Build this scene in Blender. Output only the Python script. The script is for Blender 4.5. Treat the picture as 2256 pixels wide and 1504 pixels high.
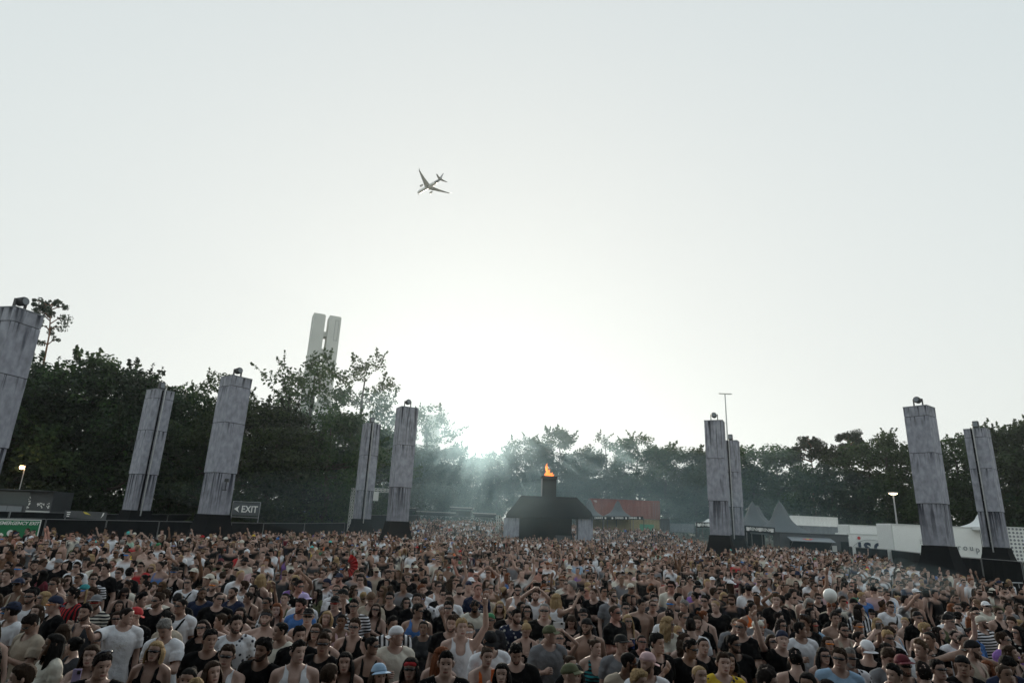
import bpy, bmesh, math, random
import numpy as np
from mathutils import Matrix, Vector
for _o in list(bpy.data.objects): bpy.data.objects.remove(_o)
SC = bpy.context.scene
COL = SC.collection
R = math.radians
# ------------------------------------------------------------------ camera
F_PX, PITCH, ROLL, CAM_H = 1350.0, R(16.35), math.asin(0.043), 3.05
_fw = Vector((0, math.cos(PITCH), math.sin(PITCH))); _u0 = Vector((0, -math.sin(PITCH), math.cos(PITCH)))
_rt = Vector((1, 0, 0)) * math.cos(ROLL) + _u0 * math.sin(ROLL)
_up = _u0 * math.cos(ROLL) - Vector((1, 0, 0)) * math.sin(ROLL)
CAMPOS = Vector((0, 0, CAM_H))
cd = bpy.data.cameras.new('camera'); cam = bpy.data.objects.new('camera', cd); COL.objects.link(cam)
cam.matrix_world = Matrix(((_rt.x, _up.x, -_fw.x, 0), (_rt.y, _up.y, -_fw.y, 0), (_rt.z, _up.z, -_fw.z, CAM_H), (0, 0, 0, 1)))
cd.sensor_width = 36; cd.lens = F_PX / 2256 * 36; cd.clip_start = 0.05; cd.clip_end = 6000
SC.camera = cam
# ------------------------------------------------------------------ sky, sun, exposure
SUN_EL, SUN_AZ = R(10.0), R(-2.6)          # azimuth from +Y, positive to the right
w = bpy.data.worlds.new('World'); SC.world = w; w.use_nodes = True
nt = w.node_tree; nt.nodes.clear()
sky = nt.nodes.new('ShaderNodeTexSky'); sky.sky_type = 'NISHITA'; sky.sun_disc = False
sky.sun_elevation = SUN_EL; sky.sun_rotation = SUN_AZ
sky.altitude = 100; sky.air_density = 1.0; sky.dust_density = 1.2; sky.ozone_density = 1.0
# the camera's highlight shoulder on the hazy sky: x / (x + k), then a soft power
ad = nt.nodes.new('ShaderNodeVectorMath'); ad.operation = 'ADD'; ad.inputs[1].default_value = (0.5, 0.5, 0.5)
dv = nt.nodes.new('ShaderNodeVectorMath'); dv.operation = 'DIVIDE'
gm = nt.nodes.new('ShaderNodeGamma'); gm.inputs[1].default_value = 0.90
hs = nt.nodes.new('ShaderNodeHueSaturation'); hs.inputs['Saturation'].default_value = 0.72
tint = nt.nodes.new('ShaderNodeMix'); tint.data_type = 'RGBA'; tint.blend_type = 'MULTIPLY'; tint.inputs[0].default_value = 1.0
tint.inputs[7].default_value = (5.34, 5.50, 5.34, 1)
bg = nt.nodes.new('ShaderNodeBackground'); bg.inputs['Strength'].default_value = 0.15
out = nt.nodes.new('ShaderNodeOutputWorld')
nt.links.new(sky.outputs[0], ad.inputs[0]); nt.links.new(sky.outputs[0], dv.inputs[0]); nt.links.new(ad.outputs[0], dv.inputs[1])
nt.links.new(dv.outputs[0], gm.inputs[0]); nt.links.new(gm.outputs[0], hs.inputs['Color']); nt.links.new(hs.outputs[0], tint.inputs[6])
nt.links.new(tint.outputs[2], bg.inputs['Color']); nt.links.new(bg.outputs[0], out.inputs['Surface'])
sl = bpy.data.lights.new('sun', 'SUN'); so = bpy.data.objects.new('sun', sl); COL.objects.link(so)
sl.energy = 3.0; sl.angle = R(0.5); sl.color = (1.0, 0.90, 0.74)
sdir = Vector((math.sin(SUN_AZ) * math.cos(SUN_EL), math.cos(SUN_AZ) * math.cos(SUN_EL), math.sin(SUN_EL)))
so.rotation_euler = sdir.to_track_quat('Z', 'Y').to_euler()
so.location = (0, 150, 60)
SC.view_settings.view_transform = 'Standard'; SC.view_settings.look = 'None'
SC.view_settings.gamma = 1.0; SC.view_settings.use_curve_mapping = False
SC.view_settings.exposure = 0.16
SC.render.engine = 'CYCLES'
cy = SC.cycles
cy.use_denoising = True; cy.max_bounces = 7; cy.diffuse_bounces = 3; cy.glossy_bounces = 2
cy.transmission_bounces = 4; cy.volume_bounces = 1; cy.transparent_max_bounces = 8
cy.use_adaptive_sampling = True; cy.adaptive_threshold = 0.02
cy.sample_clamp_indirect = 6.0
# ------------------------------------------------------------------ pixel helpers (photograph pixels, 2256 x 1504)
def ray(x, y): return _fw + _rt * ((x - 1128) / F_PX) - _up * ((y - 752) / F_PX)
def at_z(x, y, z):
    d = ray(x, y); return CAMPOS + d * ((z - CAM_H) / d.z)
def at_y(x, y, Y):
    d = ray(x, y); return CAMPOS + d * (Y / d.y)
def proj(p):
    v = Vector(p) - CAMPOS; z = v.dot(_fw); return (1128 + F_PX * v.dot(_rt) / z, 752 - F_PX * v.dot(_up) / z, z)
def px2m(Y): return Y / F_PX
def ground_z(x, y):
    t = min(max((y - 58) / 40, 0), 1); z = 1.4 * t * t * (3 - 2 * t)
    if y > 98: z += min((y - 98) * 0.012, 3)
    return z
def x_at(px, Y, z):
    """world x of the point at depth Y, height z that shows at column px"""
    x = (px - 1128) / F_PX * Y
    for _ in range(6): x += (px - proj((x, Y, z))[0]) * Y / F_PX * 0.9
    return x
def z_at(px, py, Y): return at_y(px, py, Y).z
# ------------------------------------------------------------------ tagging and mesh helpers
def tag(o, label=None, cat=None, group=None, kind=None):
    if label: o['label'] = label
    if cat: o['category'] = cat
    if group: o['group'] = group
    if kind: o['kind'] = kind
    return o
def empty(name, loc=(0, 0, 0), rz=0.0, parent=None):
    o = bpy.data.objects.new(name, None); COL.objects.link(o)
    o.location = loc; o.rotation_euler = (0, 0, rz); o.empty_display_size = 0.2
    if parent: o.parent = parent
    return o
def link(name, me, mat=None, parent=None, loc=None, rot=None):
    o = bpy.data.objects.new(name, me); COL.objects.link(o)
    if mat is not None and len(me.materials) == 0: me.materials.append(mat)
    if parent is not None: o.parent = parent
    if loc is not None: o.location = loc
    if rot is not None: o.rotation_euler = rot
    return o
def mesh_np(name, V, Fs, smooth=False):
    """V (n,3) array; Fs list of arrays (k,3) and (k,4)"""
    me = bpy.data.meshes.new(name)
    V = np.ascontiguousarray(V, dtype=np.float32)
    Fs = [np.asarray(f, dtype=np.int32) for f in Fs if len(f)]
    nl = sum(f.size for f in Fs); npoly = sum(len(f) for f in Fs)
    me.vertices.add(len(V)); me.vertices.foreach_set('co', V.ravel())
    me.loops.add(nl); me.polygons.add(npoly)
    me.loops.foreach_set('vertex_index', np.concatenate([f.ravel() for f in Fs]))
    st = np.concatenate([np.full(len(f), f.shape[1], dtype=np.int32) for f in Fs])
    ls = np.concatenate([[0], np.cumsum(st)[:-1]]).astype(np.int32)
    me.polygons.foreach_set('loop_start', ls)
    try: me.polygons.foreach_set('loop_total', st)
    except Exception: pass
    if smooth: me.polygons.foreach_set('use_smooth', np.ones(npoly, dtype=bool))
    me.update(calc_edges=True)
    return me
class MB:
    """collects simple shapes into one mesh"""
    def __init__(s): s.v = []; s.f = []
    def add(s, vs, fs):
        n = len(s.v); s.v += [tuple(v) for v in vs]; s.f += [tuple(i + n for i in f) for f in fs]; return s
    def box(s, c, d, m=None, taper=None):
        x, y, z = d[0] / 2, d[1] / 2, d[2] / 2; tx, ty = taper or (1, 1)
        vs = [Vector((-x, -y, -z)), Vector((x, -y, -z)), Vector((x, y, -z)), Vector((-x, y, -z)),
              Vector((-x * tx, -y * ty, z)), Vector((x * tx, -y * ty, z)), Vector((x * tx, y * ty, z)), Vector((-x * tx, y * ty, z))]
        if m is not None: vs = [m @ v for v in vs]
        vs = [v + Vector(c) for v in vs]
        return s.add(vs, [(0, 3, 2, 1), (4, 5, 6, 7), (0, 1, 5, 4), (1, 2, 6, 5), (2, 3, 7, 6), (3, 0, 4, 7)])
    def bar(s, a, b, w, h=None):
        """box beam from a to b"""
        a, b = Vector(a), Vector(b); d = b - a
        q = d.to_track_quat('Z', 'Y').to_matrix()
        return s.box((a + b) / 2, (w, h or w, d.length), q)
    def tube(s, pts, rad, n=8, cap=True):
        pts = [Vector(p) for p in pts]
        if not isinstance(rad, (list, tuple)): rad = [rad] * len(pts)
        base = len(s.v); up = None
        for i, p in enumerate(pts):
            d = (pts[min(i + 1, len(pts) - 1)] - pts[max(i - 1, 0)]).normalized()
            if up is None: up = d.orthogonal().normalized()
            up = (up - d * up.dot(d)).normalized(); sd = d.cross(up)
            for k in range(n):
                a = 2 * math.pi * k / n; s.v.append(tuple(p + (up * math.cos(a) + sd * math.sin(a)) * rad[i]))
        for i in range(len(pts) - 1):
            for k in range(n):
                a, b = base + i * n + k, base + i * n + (k + 1) % n
                s.f.append((a, b, b + n, a + n))
        if cap:
            s.f.append(tuple(base + k for k in range(n - 1, -1, -1)))
            s.f.append(tuple(base + (len(pts) - 1) * n + k for k in range(n)))
        return s
    def lathe(s, prof, n=16, c=(0, 0, 0)):
        base = len(s.v)
        for r, z in prof:
            for k in range(n):
                a = 2 * math.pi * k / n; s.v.append((c[0] + r * math.cos(a), c[1] + r * math.sin(a), c[2] + z))
        for i in range(len(prof) - 1):
            for k in range(n):
                a, b = base + i * n + k, base + i * n + (k + 1) % n
                s.f.append((a, b, b + n, a + n))
        s.f.append(tuple(base + k for k in range(n - 1, -1, -1))); s.f.append(tuple(base + (len(prof) - 1) * n + k for k in range(n)))
        return s
    def mesh(s, name, smooth=False):
        me = bpy.data.meshes.new(name); me.from_pydata(s.v, [], s.f); me.update()
        if smooth: me.polygons.foreach_set('use_smooth', [True] * len(me.polygons))
        return me
    def build(s, name, mat, parent=None, loc=None, rot=None, smooth=False, bevel=0):
        me = s.mesh(name, smooth)
        if bevel:
            bm = bmesh.new(); bm.from_mesh(me)
            bmesh.ops.bevel(bm, geom=[e for e in bm.edges], offset=bevel, segments=1, affect='EDGES'); bm.to_mesh(me); bm.free()
        return link(name, me, mat, parent, loc, rot)
def copy_tree(o, parent=None):
    c = o.copy(); COL.objects.link(c); c.parent = parent
    for ch in list(o.children): copy_tree(ch, c)
    return c
# ------------------------------------------------------------------ materials
MATS = {}
def mat(name, base=(0.5, 0.5, 0.5), rough=0.7, metal=0.0, var=0.15, scale=4.0, bump=0.0, bscale=20.0, spec=0.5, emit=None, estr=1.0, coord='Object', detail=4):
    """principled material with procedural colour variation and bump"""
    m = bpy.data.materials.new(name); m.use_nodes = True; t = m.node_tree; b = t.nodes['Principled BSDF']
    b.inputs['Roughness'].default_value = rough; b.inputs['Metallic'].default_value = metal
    b.inputs['Specular IOR Level'].default_value = spec
    tc = t.nodes.new('ShaderNodeTexCoord')
    n = t.nodes.new('ShaderNodeTexNoise'); n.inputs['Scale'].default_value = scale; n.inputs['Detail'].default_value = detail
    t.links.new(tc.outputs[coord], n.inputs['Vector'])
    mx = t.nodes.new('ShaderNodeMix'); mx.data_type = 'RGBA'
    mx.inputs[6].default_value = (*[c * (1 - var) for c in base], 1); mx.inputs[7].default_value = (*[min(1, c * (1 + var)) for c in base], 1)
    t.links.new(n.outputs['Fac'], mx.inputs[0]); t.links.new(mx.outputs[2], b.inputs['Base Color'])
    if bump:
        n2 = t.nodes.new('ShaderNodeTexNoise'); n2.inputs['Scale'].default_value = bscale; n2.inputs['Detail'].default_value = 3
        t.links.new(tc.outputs[coord], n2.inputs['Vector'])
        bp = t.nodes.new('ShaderNodeBump'); bp.inputs['Strength'].default_value = bump; bp.inputs['Distance'].default_value = 0.02
        t.links.new(n2.outputs['Fac'], bp.inputs['Height']); t.links.new(bp.outputs[0], b.inputs['Normal'])
    if emit:
        b.inputs['Emission Color'].default_value = (*emit, 1); b.inputs['Emission Strength'].default_value = estr
    MATS[name] = m
    return m
# ================================================================== setting materials
M_GROUND = mat('trampled_grass', (.085, .080, .055), .95, var=.45, scale=.6, bump=.5, bscale=12)
M_BARK = mat('bark', (.055, .042, .034), .95, var=.4, scale=6, bump=.8, bscale=18)
M_PINEBARK = mat('pine_bark', (.17, .080, .045), .9, var=.4, scale=5, bump=.6, bscale=14)
def leaf_mat(name, a, b, trans):
    m = bpy.data.materials.new(name); m.use_nodes = True; t = m.node_tree; p = t.nodes['Principled BSDF']
    g = t.nodes.new('ShaderNodeNewGeometry'); r = t.nodes.new('ShaderNodeMix'); r.data_type = 'RGBA'
    r.inputs[6].default_value = (*a, 1); r.inputs[7].default_value = (*b, 1); t.links.new(g.outputs['Random Per Island'], r.inputs[0])
    oi = t.nodes.new('ShaderNodeObjectInfo'); hv = t.nodes.new('ShaderNodeHueSaturation')      # each tree has its own green
    for a_, b_, sk in ((.475, .52, 'Hue'), (.70, 1.45, 'Value')):
        mr_ = t.nodes.new('ShaderNodeMapRange'); mr_.inputs[3].default_value = a_; mr_.inputs[4].default_value = b_; t.links.new(oi.outputs['Random'], mr_.inputs[0]); t.links.new(mr_.outputs[0], hv.inputs[sk])
    t.links.new(r.outputs[2], hv.inputs['Color']); r = hv
    t.links.new(r.outputs[0], p.inputs['Base Color']); p.inputs['Roughness'].default_value = .6; p.inputs['Specular IOR Level'].default_value = .25
    tr = t.nodes.new('ShaderNodeBsdfTranslucent'); mx = t.nodes.new('ShaderNodeMixShader'); mx.inputs[0].default_value = trans
    hs_ = t.nodes.new('ShaderNodeHueSaturation'); hs_.inputs['Value'].default_value = 1.6; hs_.inputs['Hue'].default_value = .485
    t.links.new(r.outputs[0], hs_.inputs['Color']); t.links.new(hs_.outputs[0], tr.inputs['Color'])
    t.links.new(p.outputs[0], mx.inputs[1]); t.links.new(tr.outputs[0], mx.inputs[2])
    t.links.new(mx.outputs[0], t.nodes['Material Output'].inputs['Surface'])
    return m
M_LEAF = leaf_mat('leaves', (.016, .036, .013), (.042, .076, .024), .34)
M_LEAFD = leaf_mat('dark_leaves', (.008, .021, .010), (.024, .046, .017), .20)
M_LEAFP = leaf_mat('pine_needles', (.016, .028, .018), (.034, .052, .026), .15)
M_BLACK = mat('black_cloth', (.008, .009, .011), .95, var=.3, scale=2, bump=.3, bscale=6, spec=.08)
M_SCRIM = mat('black_scrim', (.010, .012, .014), .9, var=.35, scale=3, bump=.3, bscale=5, spec=.10)
M_GALV = mat('galvanised_steel', (.42, .43, .44), .45, .85, var=.2, scale=8)
M_GALVD = mat('dull_steel', (.22, .225, .23), .6, .5, var=.25, scale=8)
M_FIX = mat('lamp_housing', (.030, .031, .034), .5, var=.2, scale=10)
M_WHITE = mat('white_paint', (.84, .85, .83), .55, var=.06, scale=1.5)
M_OFFW = mat('off_white_panel', (.60, .61, .59), .6, var=.10, scale=1.2)
M_LETTER = mat('white_lettering', (.78, .78, .76), .7, var=.04)
M_DKGREY = mat('dark_grey_paint', (.055, .060, .066), .6, var=.25, scale=2)
M_MGREY = mat('mid_grey_panel', (.20, .22, .24), .6, var=.15, scale=2)
M_GREEN = mat('green_banner', (.010, .17, .065), .7, var=.12, scale=2)
M_BLUE = mat('blue_paint', (.012, .045, .22), .5, var=.15, scale=2)
M_RUST = mat('red_container_paint', (.23, .075, .060), .65, var=.3, scale=1.3)
M_OCHRE = mat('ochre_container_paint', (.30, .245, .12), .65, var=.25, scale=1.3)
M_MINT = mat('green_poster', (.07, .28, .17), .7, var=.1)
M_TENT = mat('grey_tent_fabric', (.085, .10, .11), .75, var=.08, scale=1, bump=.2, bscale=2)
M_TENTW = mat('white_tent_fabric', (.66, .68, .68), .75, var=.06, scale=1)
M_INK = mat('navy_lettering', (.015, .025, .06), .7)
M_REDINK = mat('red_lettering', (.55, .025, .03), .6)
M_YELLOW = mat('yellow_print', (.62, .50, .04), .7)
M_TOWER = mat('tower_concrete', (.48, .50, .48), .9, var=.08, scale=.3, bump=.2, bscale=2)
M_LAMP = mat('lit_lamp', (1, .9, .7), .5, emit=(1.0, .62, .25), estr=2.4)
M_LAMP2 = mat('lit_floodlight', (1, .9, .7), .5, emit=(1.0, .80, .52), estr=14)
M_FLAME = mat('flame', (1, .4, .1), .6, emit=(1.0, .22, .045), estr=1.35)
M_FLAME2 = mat('flame_core', (1, .6, .2), .6, emit=(1.0, .40, .12), estr=1.6)
M_PLANE = mat('aircraft_white', (.90, .91, .91), .35, var=.04)
M_PLANEG = mat('aircraft_grey', (.68, .69, .70), .4, var=.08)
def concrete(name, base, dark, amount, th=.56):
    m = bpy.data.materials.new(name); m.use_nodes = True; t = m.node_tree; b = t.nodes['Principled BSDF']; b.inputs['Roughness'].default_value = .88; b.inputs['Specular IOR Level'].default_value = .3
    tc = t.nodes.new('ShaderNodeTexCoord'); oi = t.nodes.new('ShaderNodeObjectInfo')
    ad = t.nodes.new('ShaderNodeVectorMath'); ad.operation = 'ADD'; t.links.new(tc.outputs['Object'], ad.inputs[0])
    sc_ = t.nodes.new('ShaderNodeMath'); sc_.operation = 'MULTIPLY'; sc_.inputs[1].default_value = 53.0; t.links.new(oi.outputs['Random'], sc_.inputs[0]); t.links.new(sc_.outputs[0], ad.inputs[1])
    def noise(scale, stretch, det=5):
        mp = t.nodes.new('ShaderNodeMapping'); mp.inputs['Scale'].default_value = stretch; t.links.new(ad.outputs[0], mp.inputs['Vector'])
        n = t.nodes.new('ShaderNodeTexNoise'); n.inputs['Scale'].default_value = scale; n.inputs['Detail'].default_value = det; t.links.new(mp.outputs[0], n.inputs['Vector']); return n.outputs['Fac']
    def rng(src, a, bb, c=0, d=1):
        r = t.nodes.new('ShaderNodeMapRange'); r.inputs[1].default_value = a; r.inputs[2].default_value = bb; r.inputs[3].default_value = c; r.inputs[4].default_value = d; t.links.new(src, r.inputs[0]); return r.outputs[0]
    def mul(a, bb):
        q = t.nodes.new('ShaderNodeMath'); q.operation = 'MULTIPLY'; t.links.new(a, q.inputs[0]); t.links.new(bb, q.inputs[1]); return q.outputs[0]
    mx = t.nodes.new('ShaderNodeMix'); mx.data_type = 'RGBA'; mx.inputs[6].default_value = (*[c * .78 for c in base], 1); mx.inputs[7].default_value = (*[c * 1.22 for c in base], 1)
    t.links.new(rng(noise(3.6, (1, 1, .6), 9), .34, .66), mx.inputs[0])
    gz = t.nodes.new('ShaderNodeSeparateXYZ'); t.links.new(tc.outputs['Generated'], gz.inputs[0])
    st = mul(rng(noise(7, (1, 1, .04), 3), th, th + .11), rng(gz.outputs[2], 1 - amount, 1.0))
    st2 = mul(rng(noise(3.2, (1, 1, .16), 6), .56, .70), rng(noise(1.1, (1, 1, .4), 2), .45, .60))
    m2 = t.nodes.new('ShaderNodeMix'); m2.data_type = 'RGBA'; m2.inputs[7].default_value = (*dark, 1); t.links.new(mx.outputs[2], m2.inputs[6]); t.links.new(st, m2.inputs[0])
    m3 = t.nodes.new('ShaderNodeMix'); m3.data_type = 'RGBA'; m3.inputs[7].default_value = (*[c * 1.6 for c in dark], 1); t.links.new(m2.outputs[2], m3.inputs[6]); t.links.new(rng(st2, 0, 1, 0, .75), m3.inputs[0])
    t.links.new(m3.outputs[2], b.inputs['Base Color'])
    bp = t.nodes.new('ShaderNodeBump'); bp.inputs['Strength'].default_value = .25; bp.inputs['Distance'].default_value = .02; t.links.new(noise(14, (1, 1, .6)), bp.inputs['Height']); t.links.new(bp.outputs[0], b.inputs['Normal'])
    return m
M_CONC = concrete('printed_concrete', (.292, .300, .345), (.036, .038, .052), .30, .55)
M_CONCT = concrete('printed_concrete_cap', (.30, .308, .350), (.018, .020, .030), 1.35, .50)
M_CONCB = concrete('printed_concrete_stained', (.258, .264, .305), (.018, .020, .032), 1.1, .46)
# ------------------------------------------------------------------ ground
ys = np.concatenate([np.linspace(-40, 60, 26), np.linspace(62, 120, 30), np.linspace(130, 400, 12), np.array([600, 1000, 2500])])
xs = np.concatenate([[-2500, -1000, -400], np.linspace(-150, 150, 41), [400, 1000, 2500]])
GX, GY = np.meshgrid(xs, ys); GZ = np.vectorize(ground_z)(GX, GY)
gv = np.stack([GX, GY, GZ], -1).reshape(-1, 3); nx_ = len(xs)
i_ = np.arange(len(ys) - 1)[:, None] * nx_; j_ = np.arange(nx_ - 1)[None, :]
ground = link('ground', mesh_np('ground', gv, [np.stack([i_ + j_, i_ + j_ + 1, i_ + nx_ + j_ + 1, i_ + nx_ + j_], -1).reshape(-1, 4)], True), M_GROUND)
tag(ground, 'trampled field ground under the crowd', kind='structure')
# ------------------------------------------------------------------ the stage the picture is taken from: deck, black back wall, side walls and roof behind the camera
st_ = MB(); st_.box((0, -6.2, .7), (40, 12.6, 1.4)); tag(st_.build('stage_deck', M_BLACK), 'black stage deck the camera stands on', kind='structure')
st_ = MB(); st_.box((0, -8, 8.4), (44, .6, 14)); tag(st_.build('stage_wall', M_BLACK), 'black stage back wall behind the camera', kind='structure')
st_ = MB(); st_.box((0, -4.2, 15.6), (44, 8.6, .5)); tag(st_.build('stage_roof', M_BLACK), 'black stage roof above and behind the camera', kind='structure')
# ------------------------------------------------------------------ trees
def leaf_quads(C, Nrm, size, rs, aspect=.62):
    """quads centred at C (n,3) with rough normals; returns V, Q"""
    n = len(C); d = Nrm + rs.normal(size=(n, 3)) * .75; d /= np.linalg.norm(d, axis=1, keepdims=True)
    a = np.cross(d, rs.normal(size=(n, 3))); a /= np.linalg.norm(a, axis=1, keepdims=True); b = np.cross(d, a)
    s = (size * rs.uniform(.6, 1.4, n))[:, None]; a = a * s; b = b * s * aspect
    V = np.stack([C - a, C - b * 1.0 + d * s * .12, C + a, C + b * 1.0 + d * s * .12], 1).reshape(-1, 3)
    return V, np.arange(n * 4).reshape(-1, 4)
def tree_arrays(seed, H, rx, z0, nclump, nleaf, leaf, kind='broad', cr=1.0, tmin=.58, sway=.02, twigs=46):
    """unit tree of height H: limb mesh builder + leaf arrays"""
    rs = np.random.RandomState(seed); rng_ = random.Random(seed)
    m = MB(); tops = []
    bend = [(0, 0, 0)]; x = y = 0
    nseg = 7; th = .88 * H if kind != 'pine' else .93 * H
    for k in range(1, nseg + 1):
        x += rng_.uniform(-sway, sway) * H; y += rng_.uniform(-sway, sway) * H; bend.append((x, y, th * k / nseg))
    r0 = .022 * H if kind != 'pine' else .014 * H
    m.tube(bend, [r0 * (1 - .82 * k / nseg) for k in range(nseg + 1)], 8)
    def on_trunk(t):
        f = t * nseg; i = min(int(f), nseg - 1); return Vector(bend[i]).lerp(Vector(bend[i + 1]), f - i)
    C = []
    if kind == 'pine':
        for k in range(nclump):
            t = rs.beta(4, 1.3) * (1 - tmin) + tmin; a = rs.uniform(0, 6.28); p = on_trunk(min(t, 1)); ln = rx * rs.uniform(.35, 1.0) * (1.15 - .75 * abs(t - (tmin + 1) / 2 - .04) / (.6 * (1 - tmin)))
            ln = max(ln, .25 * rx); q = p + Vector((math.cos(a) * ln, math.sin(a) * ln, rs.uniform(.05, .35) * ln)); md = p.lerp(q, .5) + Vector((0, 0, .12 * ln))
            m.tube([p, md, q], [.028 * rx, .018 * rx, .007 * rx], 5); C.append((*q, rs.uniform(.7, 1.2), .62)); C.append((*(p.lerp(q, .75) + Vector((rs.uniform(-.4, .4), rs.uniform(-.4, .4), rs.uniform(-.1, .5)))), rs.uniform(.4, .8), .7)); C.append((*md, rs.uniform(.25, .5), .7))
    else:
        for k in range(nclump):
            # envelope: rounded, wide in the upper middle
            u = rs.uniform(-1, 1); ph = rs.uniform(0, 6.28); rr = rs.uniform(.25, 1) ** .45
            w_ = math.sqrt(1 - u * u) ** .8 * (1.0 + .22 * math.sin(3 * ph + seed) + .15 * math.sin(5 * ph + 2 * seed))
            zc = z0 + (H - z0) * (.5 + .5 * u * .96)
            C.append((rx * rr * w_ * math.cos(ph), rx * rr * w_ * math.sin(ph), zc, rs.uniform(.6, 1.35) * cr, .75))
        for k in range(min(nclump, 26)):
            c = C[rs.randint(len(C))]; t = max(.12, min(.97, (c[2] - .28 * math.hypot(c[0], c[1])) / th)); p = on_trunk(t); q = Vector(c[:3])
            md = p.lerp(q, .55) + Vector((0, 0, -.06 * (q - p).length)); rb = max(.02, r0 * (1 - t) * .7)
            m.tube([p, md, q], [rb, rb * .6, rb * .2], 5)
    C = np.array(C); per = max(8, nleaf // len(C)); P = []; Nn = []
    for c in C:
        n = int(per * (c[3] / max(cr, .5)) ** 2 * .9) + 6; d = rs.normal(size=(n, 3)); d /= np.linalg.norm(d, axis=1, keepdims=True)
        r = (rs.uniform(0.05, 1, n) ** .42)[:, None]; sc_ = np.array([1.15, 1.15, c[4]]) * c[3] * .105 * H * .9 * (cr * rs.uniform(.6, 1.5) if kind == 'pine' else 1)
        P.append(c[:3] + d * r * sc_); Nn.append(d * .8 + np.array([0, 0, .5]))
    if kind != 'pine':                                        # loose sprays past the outline
        for k in range(twigs):
            c = C[rs.randint(len(C))]
            if c[2] < z0 + .45 * (H - z0): continue
            o = np.array([c[0], c[1], (c[2] - (z0 + H) / 2) * .9 + .25 * H]); o /= np.linalg.norm(o); o += rs.normal(size=3) * .28; o[2] = abs(o[2]) * .55 + .02; o /= np.linalg.norm(o)
            ln = rs.uniform(.05, .12) * H; st = c[:3] + o * c[3] * .07 * H; n = 30; tt = rs.uniform(0, 1, n)[:, None]
            P.append(st + o * ln * tt + rs.normal(size=(n, 3)) * .16 * (1.15 - tt)); Nn.append(rs.normal(size=(n, 3)))
            m.tube([st - o * .5, st + o * ln], [.03, .008], 4)
    V, Q = leaf_quads(np.concatenate(P), np.concatenate(Nn), leaf, rs)
    return m, V, Q
PROTO = {}
def proto(nm, *a, bark=None, lm=None, **k):
    m, V, Q = tree_arrays(*a, **k); tm = m.mesh(nm + '_trunk', True); tm.materials.append(bark or M_BARK)
    cm = mesh_np(nm + '_crown', V, [Q]); cm.materials.append(lm or M_LEAF); PROTO[nm] = (tm, cm, a[1])
for k_ in range(4): proto('dense%d' % k_, 10 + k_, 16.0, 5.6, 1.0, 110, 17000, .19, cr=.95, lm=M_LEAFD if k_ < 2 else M_LEAF)
for k_ in range(3): proto('open%d' % k_, 30 + k_, 17.0, 5.0, 2.5, 110, 13000, .19, cr=.68)
for k_ in range(2): proto('sparse%d' % k_, 40 + k_, 18.0, 4.2, 4.0, 80, 5200, .17, cr=.55)
for k_ in range(2): proto('pine%d' % k_, 50 + k_, 20.0, 3.6, 6.0, 40, 5200, .15, kind='pine', cr=.42, tmin=.5, bark=M_PINEBARK, lm=M_LEAFP)
proto('lonepine', 63, 24.0, 3.0, 6.0, 24, 2300, .11, kind='pine', cr=.22, tmin=.74, sway=.045, bark=M_PINEBARK, lm=M_LEAFP)
TREES = []
def tree(px, top, Y, nm, label, wide=1.0, rz=None, name='tree', group='trees behind the festival field', tone=None):
    zt = z_at(px, top, Y); x = x_at(px, Y, zt * .8); g = ground_z(x, Y); tm, cm, H = PROTO[nm]; s = (zt - g) / H
    e = empty(name, (x, Y, g - .15), rz if rz is not None else random.uniform(0, 6.28)); e.scale = (s * wide, s * wide, s)
    link('trunk', tm, None, e); link('crown', cm, None, e); tag(e, label, 'tree', group); TREES.append(e); return e
random.seed(5)
tree(108, 642, 72, 'lonepine', 'tall lone pine with bent reddish trunk above the leftmost pillar', .68, 2.2, 'pine_tree')
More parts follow.
